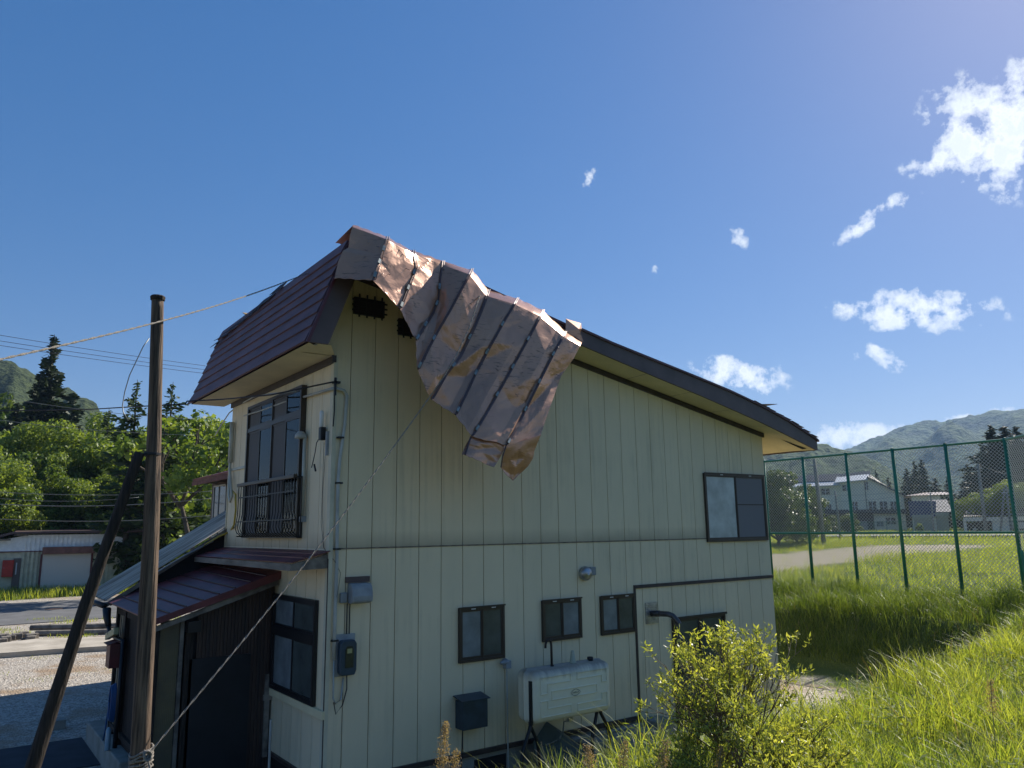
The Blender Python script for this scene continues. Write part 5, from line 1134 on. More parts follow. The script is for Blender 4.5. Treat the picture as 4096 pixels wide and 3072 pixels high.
car('parked_car', g5, u1, 2.2, mat('dark_car_paint', (.02, .02, .022), rough=.25, spec=.6), 'dark car parked in shade in the left bay of the carport')
car('parked_car', g5, u2 + .6, 2.4, mat('white_car_paint', (.70, .72, .74), rough=.25, spec=.6), 'white car parked in the right bay of the carport', -1)
g6 = FR(69.9, 105, 2.6); D1 = thing('dark_house', 'dark house with pitched roof at the right edge beyond the fence', 'house')
(ua, wa), (ut, wt) = zz8(g6, 2030, 700), zz8(g6, 2230, 560)
mb = MB(); g6.prism(mb, [(ua, 0), (ua + 9, 0), (ua + 9, wa), (ua + 4.5, wt + .3), (ua, wa - .2)], 0, 7); build('wall', mb, mat('dark_timber', (.06, .045, .04), rough=.8), D1)
mb = MB(); g6.slab(mb, (ua - .5, -.6, wa - .35), (ua + 4.5, -.6, wt + .4), (ua + 4.5, 8, wt + .4), (ua - .5, 8, wa - .35), .2); g6.slab(mb, (ua + 4.5, -.6, wt + .4), (ua + 9.5, -.6, wa - .3), (ua + 9.5, 8, wa - .3), (ua + 4.5, 8, wt + .4), .2); build('roof', mb, mat('greyish_roof', (.16, .15, .15), rough=.5), D1)
# utility poles and lines beyond the field
def upole(az_px, top_px, d, r, label, lean=0):
    t_ = atd(*top_px, d); b_ = atd(*az_px, d); b_.z = 1.9
    T = thing('utility_pole', label, 'utility pole', 'utility poles beyond the field', loc=b_)
    mb = MB(); mb.tube([(0, 0, 0), t_ - b_], [r, r * .7], 10); build('shaft', mb, M['concrete'], T, smooth=True)
    mb = MB(); q = t_ - b_; mb.box(q.x - .8, q.x + .8, q.y - .05, q.y + .05, q.z - .5, q.z - .42); build('cross_arm', mb, M['steel'], T); return t_
t1 = upole(z7(640, 1360), z7(470, -60), 62, .17, 'tall concrete utility pole in front of the cream house')
t2 = upole(z7(930, 1200), z7(838, 500), 80, .12, 'short grey pole in front of the cream house')
t3 = upole(z8(1495, 935), z8(1390, 20), 95, .19, 'tall pale concrete pole rising behind the carport')
t4 = upole(z8(545, 690), z8(540, 540), 100, .10, 'short post rising behind the blue garage roof')
t5 = upole(z8(1720, 890), z8(1860, 460), 96, .13, 'leaning pale stay pole behind the carport')
t6 = upole(z8(1925, 780), z8(1890, 410), 99, .14, 'upright pole beside the leaning stay pole')
lines = [((z7(0, 340)), (z7(450, 255)), 60, .02), ((z7(340, 545)), (z7(2000, 512)), 78, .012), ((z7(440, 660)), (z7(1900, 605)), 78, .012), ((z8(0, 270)), (z8(1900, 155)), 90, .014), ((z8(1400, 30)), (z8(2212, 260)), 92, .016), ((z8(0, 400)), (z8(900, 355)), 90, .012), ((z8(0, 500)), (z8(600, 455)), 90, .014), ((z8(600, 455)), (z8(1900, 405)), 90, .014), ((z8(0, 775)), (z8(2000, 700)), 90, .012), ((z8(900, 540)), (z8(1900, 480)), 90, .010)]
lbl = ['thick pale line running left of the tall pole by the bushy tree', 'pale line passing above the small windows of the cream house', 'pale line passing midway across the cream house', 'highest long line across the dark cedars', 'line dropping right from the tall pale pole', 'line crossing in front of the three cedars', 'line meeting the short post from the left', 'line running right from the short post', 'lowest long line across the garage roof', 'thin line under the one from the short post']
for (a, b, d, r), lb_ in zip(lines, lbl): wire('overhead_line', [atd(*a, d), atd(*b, d)], r, M['wirelight'], lb_, 'overhead lines beyond the field', sag=.25)
# low green fence before the cream house
LF = thing('low_fence', 'low green wire fence in front of the cream house', 'fence'); f7 = FR(60, 112, 2.4)
ua, ub = f7.U(*z7(640, 1150))[0], f7.U(*z8(470, 1100))[0]
for i in range(9):
    mb = MB(); u_ = ua + (ub - ua) * i / 8; f7.box(mb, u_ - .04, u_ + .04, 0, .08, 0, 1.6); build('post', mb, M['green'], LF)
for i in range(8):
    mb = MB(); u_ = ua + (ub - ua) * i / 8; u2_ = ua + (ub - ua) * (i + 1) / 8; f7.box(mb, u_, u2_, .02, .05, 1.5, 1.56)
    for k in range(12): uu = u_ + (u2_ - u_) * k / 12; f7.box(mb, uu, uu + .015, .02, .04, .1, 1.5)
    for k in range(8): f7.box(mb, u_, u2_, .03, .045, .15 + k * .17, .165 + k * .17)
    build('fence_panel', mb, M['green'], LF)

# ---------------------------------------------------------------- corrugated shed, left
sf = FR(7.0, 60, 0.0)
def zs(a, b): return sf.U(*z2(a, b))
SD = thing('metal_shed', 'white and green corrugated shed with a grey roller shutter across the road', 'shed')
(u0, wT), (u1, wT2), (uc0, _), (wj, _) = zs(160, 118), zs(830, 112), zs(160, 200), (0, 0)
wJ = zs(500, 212)[1]; M['shedw'] = mat('white_corrugated', (.85, .86, .84), rough=.5, var=.1); M['shedg'] = mat('olive_corrugated', (.50, .49, .36), rough=.6, var=.2)
def corr(mb, ua, ub, w0, w1, p0=None, p1=None, st=.25):
    n = max(2, int((ub - ua) / st)); 
    for i in range(n):
        a = ua + (ub - ua) * i / n; b = ua + (ub - ua) * (i + .55) / n; sf.box(mb, a, b, -.09, 0, w0, w1)
    sf.box(mb, ua, ub, 0, .1, w0, w1)
mb = MB(); corr(mb, u0, u1, wJ, wT + .05); build('upper_wall', mb, M['shedw'], SD)
mb = MB(); corr(mb, u0, u1, 0, wJ - .04); build('lower_wall', mb, M['shedg'], SD)
mb = MB(); sf.box(mb, u0 - 3.2, u1, -.11, -.0, wJ - .06, wJ); build('band', mb, mat('maroon_band', (.12, .03, .05)), SD)
mb = MB(); sf.box(mb, u0, u1, .1, 7, 0, wT); build('shed_body', mb, M['shedg'], SD)
ul = u0 - 3.2
mb = MB(); sf.prism(mb, [(ul, wJ), (u0, wJ), (u0, wT + .0), (ul, zs(0, 190)[1])], .0, 1.5); build('upper_wall', mb, M['shedw'], SD)
mb = MB(); sf.box(mb, ul, u0, .0, 6, 0, wJ - .06); build('lower_wall', mb, M['shedg'], SD)
(s0, sw), (s1, _) = zs(285, 240), zs(605, 240)
mb = MB(); sf.box(mb, s0, s1, -.12, -.095, 0, sw)
for k in range(30): sf.box(mb, s0, s1, -.15, -.12, k * sw / 30, (k + .55) * sw / 30)
sh = build('roller_shutter', mb, mat('beige_grey_shutter', (.62, .60, .56), rough=.6), SD)
mb = MB(); sf.box(mb, zs(285, 190)[0], zs(632, 190)[0], -.5, -.05, sw, zs(450, 190)[1]); build('shutter_box', mb, mat('rust_brown_box', (.20, .09, .07), rough=.6, var=.3), SD, bevel=.03)
M['mrail'] = mat('maroon_rail', (.12, .04, .04))
for a_ in (s0 - .12, s1): mb = MB(); sf.box(mb, a_, a_ + .12, -.18, -.095, 0, sw); build('shutter_rail', mb, M['mrail'], SD)
mb = MB(); sf.slab(mb, (u0 - .6, -.5, wT + .25), (u1 + 2.2, -.5, wT + .25), (u1 + 2.2, 8, wT + .5), (u0 - .6, 8, wT + .5), .12); build('roof', mb, M['fascia'], SD)
mb = MB(); sf.slab(mb, (u0 - 4.2, -.5, zs(0, 175)[1] - .3), (u0 - .5, -.5, wT + .30), (u0 - .5, 6, wT + .36), (u0 - 4.2, 6, zs(0, 175)[1] - .25), .14); build('roof', mb, M['fascia'], SD)
for k in range(4): 
    mb = MB(); a = (u0 - 3.4 + k * .95); w_ = zs(0, 175)[1] - .3 + (a - (u0 - 4.2)) / 3.7 * (wT + .3 - zs(0, 175)[1] + .3) - .28; sf.box(mb, a, a + .8, -.35, -.25, w_, w_ + .1); build('rafter', mb, M['greywood'], SD)
(d0, dw), (d1, _) = zs(92, 268), zs(142, 268)
mb = MB(); sf.box(mb, d0, d1, -.1, -.02, 0, dw); dr = build('door', mb, mat('brown_grey_door', (.12, .10, .09), rough=.5), SD)
mb = MB(); sf.box(mb, d0 + .15, d0 + .22, -.13, -.1, dw * .55, dw * .88); build('door_slot', mb, M['farwhite'], dr)
(r0, rw_), (r1, rw2) = zs(22, 280), zs(85, 388)
mb = MB(); sf.box(mb, r0, r1, -.45, -.02, rw2, rw_); rbx = build('red_cabinet', mb, M['redbox'], bevel=.02, label='red metal cabinet hung on the shed wall beside the door', cat='cabinet')
mb = MB(); sf.box(mb, r0 + .1, r1 - .5, -.47, -.45, rw_ - .5, rw_ - .42); build('cabinet_lettering', mb, M['white'], rbx)

# ---------------------------------------------------------------- vegetation generators
def leaf_cloud(centers, radii, n, size, rs, flat=.75, aspect=.62, up=.5):
    k = len(centers); w_ = np.array([r ** 2 for r in radii]); w_ = w_ / w_.sum(); idx = rs.choice(k, n, p=w_)
    C_ = np.array(centers)[idx]; Rr = np.array(radii)[idx][:, None]
    d = rs.normal(size=(n, 3)); d /= np.linalg.norm(d, axis=1)[:, None]; r = rs.uniform(.35, 1.0, (n, 1)) ** .6
    P = C_ + d * r * Rr * np.array([1, 1, flat])
    nrm = d * .8 + rs.normal(size=(n, 3)) * .8 + np.array([0, 0, up]); nrm /= np.linalg.norm(nrm, axis=1)[:, None]
    t = np.cross(nrm, rs.normal(size=(n, 3))); t /= np.linalg.norm(t, axis=1)[:, None]; b = np.cross(nrm, t)
    s = size * rs.uniform(.6, 1.3, (n, 1)); a = t * s; c = b * s * aspect
    V = np.stack([P - a, P - c * .9 + a * .1, P + a, P + c * .9 + a * .1], 1).reshape(-1, 3); F = np.arange(4 * n).reshape(n, 4)
    tone = np.repeat(np.clip(rs.normal(.5, .25, n) + .25 * np.sin(idx * 2.3), 0, 1), 4)
    return V, F, tone
def limb(mb, p, d, ln, r, depth, rr, spread=.6, tips=None, seg=3, thin=.62):
    pts = [p]; q = Vector(p); dd = Vector(d)
    for i in range(seg):
        dd = (dd + Vector((rr.uniform(-1, 1), rr.uniform(-1, 1), rr.uniform(-.5, .9))) * .22).normalized(); q = q + dd * ln / seg; pts.append(q.copy())
    mb.tube(pts, [r * (1 - .4 * i / seg) for i in range(seg + 1)], 6 if r > .03 else 4, cap=False)
    if depth == 0:
        if tips is not None: tips.append((q, dd)); 
        return
    for k in range(rr.choice((2, 3))):
        nd = (dd + Vector((rr.uniform(-1, 1), rr.uniform(-1, 1), rr.uniform(-.4, .8))) * spread).normalized(); limb(mb, q - dd * ln * rr.uniform(0, .3), nd, ln * rr.uniform(.6, .85), r * thin, depth - 1, rr, spread, tips, seg, thin)
M['leaf'] = leafmat('broad_leaf', (.07, .125, .025), (.21, .28, .065), .45)
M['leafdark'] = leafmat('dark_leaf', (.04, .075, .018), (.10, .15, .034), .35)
M['needle'] = leafmat('cedar_needle', (.016, .030, .012), (.035, .055, .02), .12, .6)
M['needlegreen'] = leafmat('green_needle', (.03, .055, .018), (.06, .095, .03), .25, .6)
M['bark'] = mat('bark', (.10, .08, .06), rough=.9, var=.4, vscale=8)
def broad_tree(seed, h, cr, leafm, n=15000, size=.2, trunk=.16, z0=.28):
    rs = np.random.RandomState(seed); rr = random.Random(seed); T = thing('tree', None, None); tips = []; mb = MB()
    limb(mb, Vector((0, 0, -.3)), Vector((rr.uniform(-.1, .1), rr.uniform(-.1, .1), 1)), h * z0 + .3, trunk, 0, rr, tips=tips)
    q = tips[0][0]; tips = []
    for k in range(6):
        a = k * math.pi / 3 + rr.uniform(-.4, .4); limb(mb, q - Vector((0, 0, .2)), Vector((math.cos(a) * .9, math.sin(a) * .9, rr.uniform(.45, 1.2))).normalized(), h * .24, trunk * .6, 2, rr, .75, tips)
    build('trunk', mb, M['bark'], T, smooth=True)
    cs, rd = [], []
    for (p, d) in tips: cs.append((p.x, p.y, p.z)); rd.append(rr.uniform(.09, .16) * cr * 1.6)
    for k in range(38):
        th = rr.uniform(0, 2 * math.pi); ph_ = math.acos(rr.uniform(-.85, 1)); r = rr.uniform(.6, 1.0)
        cs.append((cr * r * math.sin(ph_) * math.cos(th), cr * r * math.sin(ph_) * math.sin(th), h * .53 + h * .44 * r * math.cos(ph_))); rd.append(rr.uniform(.20, .36) * cr)
    V, F, tn = leaf_cloud(cs, rd, n, size, rs); npmesh('crown', V, F, leafm, uvattr=tn, parent=T); return T
def conifer(seed, h, r0, leafm, dens=1.0, droop=.35, loose=0.0, size=.34, zs_=.08):
    rs = np.random.RandomState(seed); rr = random.Random(seed); T = thing('cedar', None, None)
    mb = MB(); mb.tube([(0, 0, -.3), (0.05, 0, h * .5), (0, 0, h)], [h * .016, h * .010, .02], 7)
    P, D, SS = [], [], []
    nl = int(h * 2.3)
    for i in range(nl):
        t = zs_ + (1 - zs_) * i / nl; z = h * t; rad = r0 * (1 - t) ** .8 * (1 + .28 * rr.uniform(-1, 1)) + .12
        for k in range(rr.choice((5, 6, 7))):
            if rr.random() < loose: continue
            a = rr.uniform(0, 2 * math.pi); ll = rad * rr.uniform(.65, 1.15); 
            if rr.random() < .04 + loose * .2: ll *= 1.35
            m = max(3, int(ll * 7 * dens))
            for j in range(m):
                s = (j + .5) / m; x = ll * s; zz = z - droop * ll * s * s + .18 * ll * s + .10 * ll * max(0, s - .7)
                w_ = .30 * (1 - .5 * s) * (.22 + ll * .28); sf_ = min(1.1, .42 + ll * .33)
                for q in range(2): P.append((x * math.cos(a) + rr.gauss(0, w_), x * math.sin(a) + rr.gauss(0, w_), zz + rr.gauss(0, .14))); D.append((math.cos(a), math.sin(a), -.2 + rr.uniform(-.3, .8))); SS.append(sf_)
            if ll > .8: mb.tube([(0, 0, z), (.6 * ll * math.cos(a), .6 * ll * math.sin(a), z - .05 * ll)], .03, 3, cap=False)
    build('trunk', mb, M['bark'], T)
    P = np.array(P); D = np.array(D); n = len(P); D /= np.linalg.norm(D, axis=1)[:, None]
    s_ = np.cross(D, rs.normal(size=(n, 3))); s_ /= np.linalg.norm(s_, axis=1)[:, None]; sz = size * rs.uniform(.6, 1.3, (n, 1)) * np.array(SS)[:, None]; a = D * sz; c = s_ * sz * .42
    V = np.stack([P - a, P - c, P + a, P + c], 1).reshape(-1, 3); F = np.arange(4 * n).reshape(n, 4)
    npmesh('crown', V, F, leafm, uvattr=np.repeat(np.clip(rs.normal(.5, .3, n), 0, 1), 4), parent=T); return T
def place(T, loc, s=1.0, rz=0.0, label=None, cat='tree', group=None, sz=None, name=None):
    T.location = loc; T.scale = (s, s, sz or s); T.rotation_euler = (0, 0, rz); setp(T, label, cat, group)
    if name: T.name = name
    return T
BT = [broad_tree(21, 9.5, 4.0, M['leaf'], 38000, .11), broad_tree(22, 10.5, 4.3, M['leaf'], 38000, .115), broad_tree(23, 8.5, 3.8, M['leaf'], 34000, .11)]
def gz(x, y): return float(ground_z(x, y))
gl = 'leafy trees behind the shed'
spots = [(-30, 950, 60), (60, 890, 66), (150, 915, 60), (240, 905, 64), (310, 940, 60), (395, 900, 62), (470, 905, 66), (540, 930, 64), (0, 1000, 54), (100, 985, 57), (200, 1000, 56), (290, 990, 57), (380, 985, 55), (460, 970, 57), (620, 920, 70), (425, 955, 58), (505, 965, 60)]
names_ = ['far left edge', 'below the tall cedar', 'right of the tall cedar', 'between the tall cedar and the pole', 'just left of the pole', 'just right of the pole', 'below the right-hand cedar', 'half hidden behind the house', 'lower left, over the shed roof end', 'over the left of the shed roof', 'over the middle of the shed roof', 'behind the brace timber', 'low behind the pole', 'low beside the lean-to roof', 'hidden behind the house corner', 'between the pole and the brown annex', 'right behind the brown annex eaves']
used = [False] * 3
for i, ((u, v, d), nm_) in enumerate(zip(spots, names_)):
    d = d * 1.22; p = atd(u, v, d); p.z = 0; k = i % 3; top = atd(u, v, d).z; hh = [9.5, 10.5, 8.5][k]
    T = BT[k] if not used[k] else copy_tree(BT[k]); used[k] = True
    s = top / hh * 1.02; place(T, p, min(1.45, s), i * 1.3, 'leafy green tree, ' + nm_, 'tree', gl, sz=s)
# denser dark row behind, cedars
DT = [broad_tree(31, 11, 4.4, M['leafdark'], 11000, .26), broad_tree(32, 12, 4.6, M['leafdark'], 11000, .26)]  # the back row has its own darker leaf colour
used = [False] * 2
dn_ = [(-60, 880, 80), (20, 840, 84), (215, 900, 82), (330, 915, 84), (60, 1000, 72), (180, 1010, 72), (300, 1020, 72), (420, 1020, 74), (520, 1010, 76), (245, 915, 95)]
dlb = ['at the left edge', 'below the hill', 'right of the tall cedar', 'behind the pole', 'low on the left', 'low under the tall cedar', 'low left of the pole', 'low right of the pole', 'low beside the house', 'small and far by the cedar']
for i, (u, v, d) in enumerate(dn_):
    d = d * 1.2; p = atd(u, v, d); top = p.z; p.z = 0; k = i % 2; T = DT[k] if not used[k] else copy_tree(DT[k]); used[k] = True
    s = top / (11 + k); place(T, p, max(.9, min(1.3, s)), i * 2.1, 'dark leafy tree in the back row, ' + dlb[i], 'tree', 'dark trees in the back row', sz=s)
cA = conifer(41, 22, 4.6, M['needle'], 1.15, .32, .05, .42); cB = conifer(42, 16, 3.4, M['needlegreen'], .85, .1, .30, .34); cC = conifer(43, 20, 3.2, M['needle'], 1.3, .3, .0, .42)
def ced(T, u, v, d, s0, label, grp, rz=0, zb=0, wid=1.0):
    p = atd(u, v, d); h = p.z - zb; p.z = zb; s = h / s0; return place(T, p, s * wid, rz, label, 'cedar', grp, sz=s)
ced(cA, 118, 722, 85, 22, 'tall dark cedar with a narrow ragged top, left of the pole', None)
ced(copy_tree(cA), 88, 802, 84, 22, 'shorter dark cedar joined to the left side of the tallest one', None, 2, wid=1.05)
ced(copy_tree(cA), 160, 845, 88, 22, 'low broad cedar to the right of the tallest one', None, 4, wid=1.1)
ced(copy_tree(cA), 40, 868, 88, 22, 'low dark cedar at the foot of the hill, left edge', None, 5, wid=1.2)
ced(cB, 297, 820, 60, 16, 'thin open cedar just left of the wooden pole', None)
ced(copy_tree(cB), 374, 825, 60, 16, 'thin open cedar just right of the wooden pole', None, 2.2)
ced(copy_tree(cB), 236, 882, 75, 16, 'small pale cedar far behind the leafy trees', None, 1.2)
# the gnarled tree beside the eaves
gt = broad_tree(51, 8, 2.2, M['leaf'], 2300, .17, .14, .5); p = atd(468, 868, 52); hh = p.z; p.z = 0; place(gt, p, hh / 8 * .95, .6, 'sparse tree with dark crooked branches under the left eaves', 'tree', sz=hh / 8)
# right side
gr = 'three cedars behind the brown roofed house'
for i, (u, v, d) in enumerate((z6(1260, 550) + (150,), z6(1320, 490) + (152,), z6(1380, 478) + (148,))):
    T = cC if i == 0 else copy_tree(cC); ced(T, u, v, d, 20, ['leftmost and lowest of three pointed cedars by the brown roof', 'middle one of three pointed cedars by the brown roof', 'rightmost and tallest of three pointed cedars by the brown roof'][i], gr, i * 1.7, 2.3, wid=1.25)
for i, (q, d, lb_) in enumerate(((z6(1490, 625), 145, 'rounded low cedar right of the three pointed cedars'), (z6(1010, 560), 170, 'small lone cedar top peeping over the cream house roof'), (z6(1110, 620), 150, 'short bushy cedar right of the cream house gable'), (z6(1750, 515), 135, 'ragged cedar left of the tall pale pole'), (z6(1590, 620), 150, 'small dark cedar half hidden behind a fence post'),
                                 (z6(1940, 200), 128, 'very tall dark cedar, first of the right-hand grove'), (z6(2045, 207), 130, 'very tall cedar with a forked top, second of the right-hand grove'), (z6(2140, 212), 126, 'very tall cedar at the right edge, third of the grove'), (z6(1880, 380), 132, 'shorter dark cedar on the left flank of the right-hand grove'), (z6(2230, 300), 128, 'dark cedar cut by the right edge of the view'))):
    T = copy_tree(cC if i % 2 else cA); ced(T, q[0], q[1], d, 20 if i % 2 else 22, lb_, 'cedars beyond the field', i * 1.1, 2.3, wid=[1.5, .8, 1.2, 1.5, 1.2, 1.9, 1.7, 1.9, 1.9, 1.8][i])
bsh = broad_tree(52, 7, 3.6, M['leafdark'], 14000, .16, .2, .15)
p = atd(1668, 1012, 62); hh = p.z - 1.9; p.z = 1.9; place(bsh, p, hh / 7.2 * 1.0, 0, 'bushy dark green tree beside the house corner behind the fence', 'tree', sz=hh / 7.2)
T = copy_tree(bsh); p = atd(1715, 1040, 68); hh = p.z - 1.9; p.z = 1.9; place(T, p, hh / 7.2 * .95, 2, 'second bushy tree just right of the one at the house corner', 'tree', sz=hh / 7.2)
for i, (q, d, lb_) in enumerate(((z7(740, 920), 100, 'small garden tree in front of the cream house, left'), (z7(1080, 890), 102, 'small garden tree in front of the cream house by its canopy'), (z8(340, 1075), 98, 'young leafy sapling before the garage shutters'))):
    T = copy_tree(bsh if i < 2 else BT[0]); p = atd(*q, d); hh = p.z - 2.3; p.z = 2.3; place(T, p, hh / 7.2 * (1 if i < 2 else .5), i, lb_, 'tree', sz=hh / (7.2 if i < 2 else 9.5))
for i, (q, d, lb_) in enumerate(((z8(1850, 300), 104, 'light green spreading tree between the tall pole and the fence corner'), (z8(1350, 510), 106, 'yellowish tree left of the tall pale pole'), (z8(1620, 700), 104, 'low green tree behind the carport'), (z8(1990, 430), 105, 'light green tree behind the fence corner post'))):
    T = copy_tree(BT[i % 3]); p = atd(*q, d); hh = p.z - 2.4; p.z = 2.4; place(T, p, hh / 9.5, i * 1.9, lb_, 'tree', 'light green trees behind the carport', sz=hh / 9.5)

# ---------------------------------------------------------------- hills
def hill(name, prof, r0, r1, zb, label, c1, c2, bump=9.0, seed=0, back=1.6, na=260, nr_=110, lobes=.18):
    az = np.array([math.degrees(math.atan2(*(lambda r: (r[0], r[1]))(ray(*q)))) for q in prof]); sl = np.array([(lambda r: r[2] / math.hypot(r[0], r[1]))(ray(*q)) for q in prof])
    A = np.linspace(az[0], az[-1], na); S = np.interp(A, az, sl); V = []; 
    for j in range(nr_ + 1):
        t = j / nr_; 
        for i in range(na):
            a = R(A[i]); H = CAM[2] + S[i] * r1 - zb
            if t <= .7:
                s = t / .7; r = r0 + (r1 - r0) * s; hh = H * (s ** 1.15)
                hh *= 1 + lobes * (noise.noise(Vector((A[i] * .35 + seed, s * 2.5, 0)))) * math.sin(math.pi * s) * 2
            else:
                s = (t - .7) / .3; r = r1 + (back - 1) * r1 * s; hh = H * (1 - s) ** 1.3
            x, y = CAM[0] + r * math.sin(a), CAM[1] + r * math.cos(a)
            k = 1 if H > 1 else 0
            b = noise.noise(Vector((x / bump, y / bump, seed))) * .5 + noise.noise(Vector((x / bump * 2.3, y / bump * 2.3, seed + 5))) * .35 + noise.noise(Vector((x / bump / 5, y / bump / 5, seed + 9))) * 1.2
            V.append((x, y, zb + hh + b * bump * .42 * min(1, t * 4) * k))
    F = [(j * na + i, j * na + i + 1, (j + 1) * na + i + 1, (j + 1) * na + i) for j in range(nr_) for i in range(na - 1)]
    m = mat(name + '_woods', c1, rough=.95, spec=.1, color2=c2, vscale=.9 / bump, bump=1.0, bscale=2.6 / bump, detail=10)
    m.node_tree.nodes['Bump'].inputs['Distance'].default_value = bump * .5
    o = npmesh(name, np.array(V), np.array(F), m, smooth=True); o['kind'] = 'structure'; o['label'] = label; return o
GR1, GR2 = (.035, .050, .022), (.075, .098, .038)
hill('left_hill', [q1(-900, 330), q1(-400, 360), q1(0, 405), q1(100, 432), q1(205, 485), q1(330, 540), q1(480, 600), q1(560, 655), q1(640, 705), q1(668, 765), q1(800, 860), q1(950, 900), q1(1200, 930), q1(1600, 960)], 170, 420, -1, 'wooded hill behind the cedars on the left', GR1, GR2, 7.0, 2, na=300)
hill('near_ridge', [z6(-700, 520), z6(-200, 470), z6(100, 440), z6(300, 400), z6(420, 372), z6(530, 348), z6(640, 378), z6(770, 415), z6(900, 465), z6(1020, 505), z6(1150, 560), z6(1260, 640), z6(1500, 760)], 420, 760, 1, 'dark forested ridge in front of the mountain', (.028, .05, .02), (.075, .115, .035), 13, 4, na=320)
hill('mountain', [z6(-400, 560), z6(400, 500), z6(780, 405), z6(900, 345), z6(1060, 272), z6(1200, 225), z6(1350, 187), z6(1450, 192), z6(1580, 206), z6(1700, 175), z6(1800, 150), z6(1930, 107), z6(2100, 102), z6(2212, 97), z6(2600, 80), z6(3200, 140)], 800, 1900, 0, 'broad wooded mountain on the right horizon', (.03, .055, .02), (.075, .12, .035), 24, 6, na=380, nr_=150, lobes=.3)

# ---------------------------------------------------------------- grass
def blades(P, Ln, Wd, rs, curve=.6, tone0=.5, lean=None, seg=4):
    n = len(P); a = rs.uniform(0, 2 * math.pi, n); dx = np.stack([np.cos(a), np.sin(a), np.zeros(n)], 1)
    if lean is not None: dx = dx * .8 + np.array(lean); 
    sd_ = np.stack([-dx[:, 1], dx[:, 0], np.zeros(n)], 1); sd_ /= np.linalg.norm(sd_, axis=1)[:, None]
    b = rs.uniform(0, 2 * math.pi, n); sd_ = sd_ * .8 + .5 * np.stack([np.cos(b), np.sin(b), np.zeros(n)], 1)
    cv = curve * rs.uniform(.25, 1.4, n); rows = []
    for j in range(seg + 1):
        t = j / seg; h = (t - .35 * cv * t * t) ; o = cv * t * t * .8 + .08 * t
        c = P + dx * (Ln * o)[:, None] + np.array([0, 0, 1.0]) * (Ln * h)[:, None]; wd = (Wd * (1 - t) ** .7 * .5 + .0006)[:, None]
        rows.append(c - sd_ * wd); rows.append(c + sd_ * wd)
    V = np.stack(rows, 1).reshape(-1, 3); k = 2 * (seg + 1); base = (np.arange(n) * k)[:, None, None]
    q = np.array([[2 * j, 2 * j + 1, 2 * j + 3, 2 * j + 2] for j in range(seg)])[None]; F = (base + q).reshape(-1, 4)
    tn = np.repeat(np.clip(rs.normal(tone0, .28, n), 0, 1), k); return V, F, tn
M['grass'] = leafmat('grass_blade', (.11, .18, .035), (.30, .345, .085), .6, .4)
M['grassdark'] = leafmat('grass_blade_bank', (.06, .115, .025), (.21, .275, .065), .5, .45)  # darker copy of the grass: shade of the bank slope put into the colour
M['dry'] = leafmat('dry_seed', (.28, .20, .12), (.40, .31, .20), .3, .7)
def field(rs, n, xr, yr, fn): 
    x = rs.uniform(*xr, n); y = rs.uniform(*yr, n); keep = rs.uniform(0, 1, n) < fn(x, y); return x[keep], y[keep]
def nz2(x, y, s, seed=0): return np.sin(x * s + seed) * np.cos(y * s * 1.27 + seed * 2) * .5 + np.sin(x * s * 2.3 + y * s * 1.1 + seed) * .3 + np.sin(y * s * 3.1 - x * s * .7 + seed) * .2
def mkgrass(name, label, x, y, Ln, Wd, rs, curve, tone, m):
    P = np.stack([x, y, ground_z(x, y) - .02], 1)
    V, F, tn = blades(P, Ln, Wd, rs, curve, tone); kk = len(tn) // len(x)
    tn = np.clip(tn + np.repeat(.38 * nz2(x, y, 2.3, 8) + .2 * nz2(x, y, .6, 1), kk), 0, 1); o = npmesh(name, V, F, m, uvattr=tn); setp(o, label, 'grass', kind='stuff'); return o
rs = np.random.RandomState(5)
def near_keep(x, y):
    d = np.hypot(x - CAM[0], y - CAM[1]); z = ground_z(x, y); v = np.clip((z - .15) / .5, 0, 1)
    return v * (d > 3.0) * np.clip(1.35 - d / 16, .3, 1) * np.clip(.75 + .9 * nz2(x, y, 2.9, 4), .12, 1)
x, y = field(rs, 230000, (-3.2, 15), (-9.5, -1.8), near_keep); cl = nz2(x, y, 1.7, 2)
ang = np.degrees(np.arctan2(x - CAM[0], y - CAM[1])); k_ = ang < 74; x, y, cl, ang = x[k_], y[k_], cl[k_], ang[k_]
short = np.clip((ang - 30) / 12, .65, 1)
mkgrass('near_grass', 'long bright grass blades on the near embankment', x, y, (rs.uniform(.12, .42, len(x)) + .42 * np.clip(nz2(x, y, 2.2, 6), -.15, 1)) * short, rs.uniform(.005, .011, len(x)), rs, .75, .55, M['grass'])
x, y = field(rs, 2300, (-2.3, 3.2), (-6.5, -5.1), lambda x, y: np.clip(nz2(x, y, 3.1, 3) + .45, 0, 1))
mkgrass('tall_grass', 'long arching grass tufts rising before the oil tank', x, y, rs.uniform(.35, .72, len(x)), rs.uniform(.006, .012, len(x)), rs, .7, .7, M['grass'])
x, y = field(rs, 90000, (11.0, 20.5), (-7.5, 11.5), lambda x, y: (ground_z(x, y) > .12) * 1.0); cl = nz2(x, y, .9, 4)
mkgrass('bank_grass', 'tall grass covering the bank below the fence', x, y, rs.uniform(.25, .7, len(x)) + .55 * np.clip(cl, -.3, 1), rs.uniform(.010, .02, len(x)), rs, .7, .5, M['grassdark'])
def court(x, y):
    nX = x + 2.0 * nz2(x, y, .35, 1); nY = y + 1.0 * nz2(x, y, .4, 5)
    c = np.clip((nX - 20.5) / 1.5, 0, 1) * np.clip((53 - nX) / 3, 0, 1) * np.clip((nY - 11.0) / 1.2, 0, 1) * np.clip((20.8 - nY) / 2, 0, 1); return c
x, y = field(rs, 150000, (20, 60), (-12, 40), lambda x, y: (1 - court(x, y) * .985) * np.clip(1.3 - (x - 20) / 50, .3, 1)); cl = nz2(x, y, .5, 3)
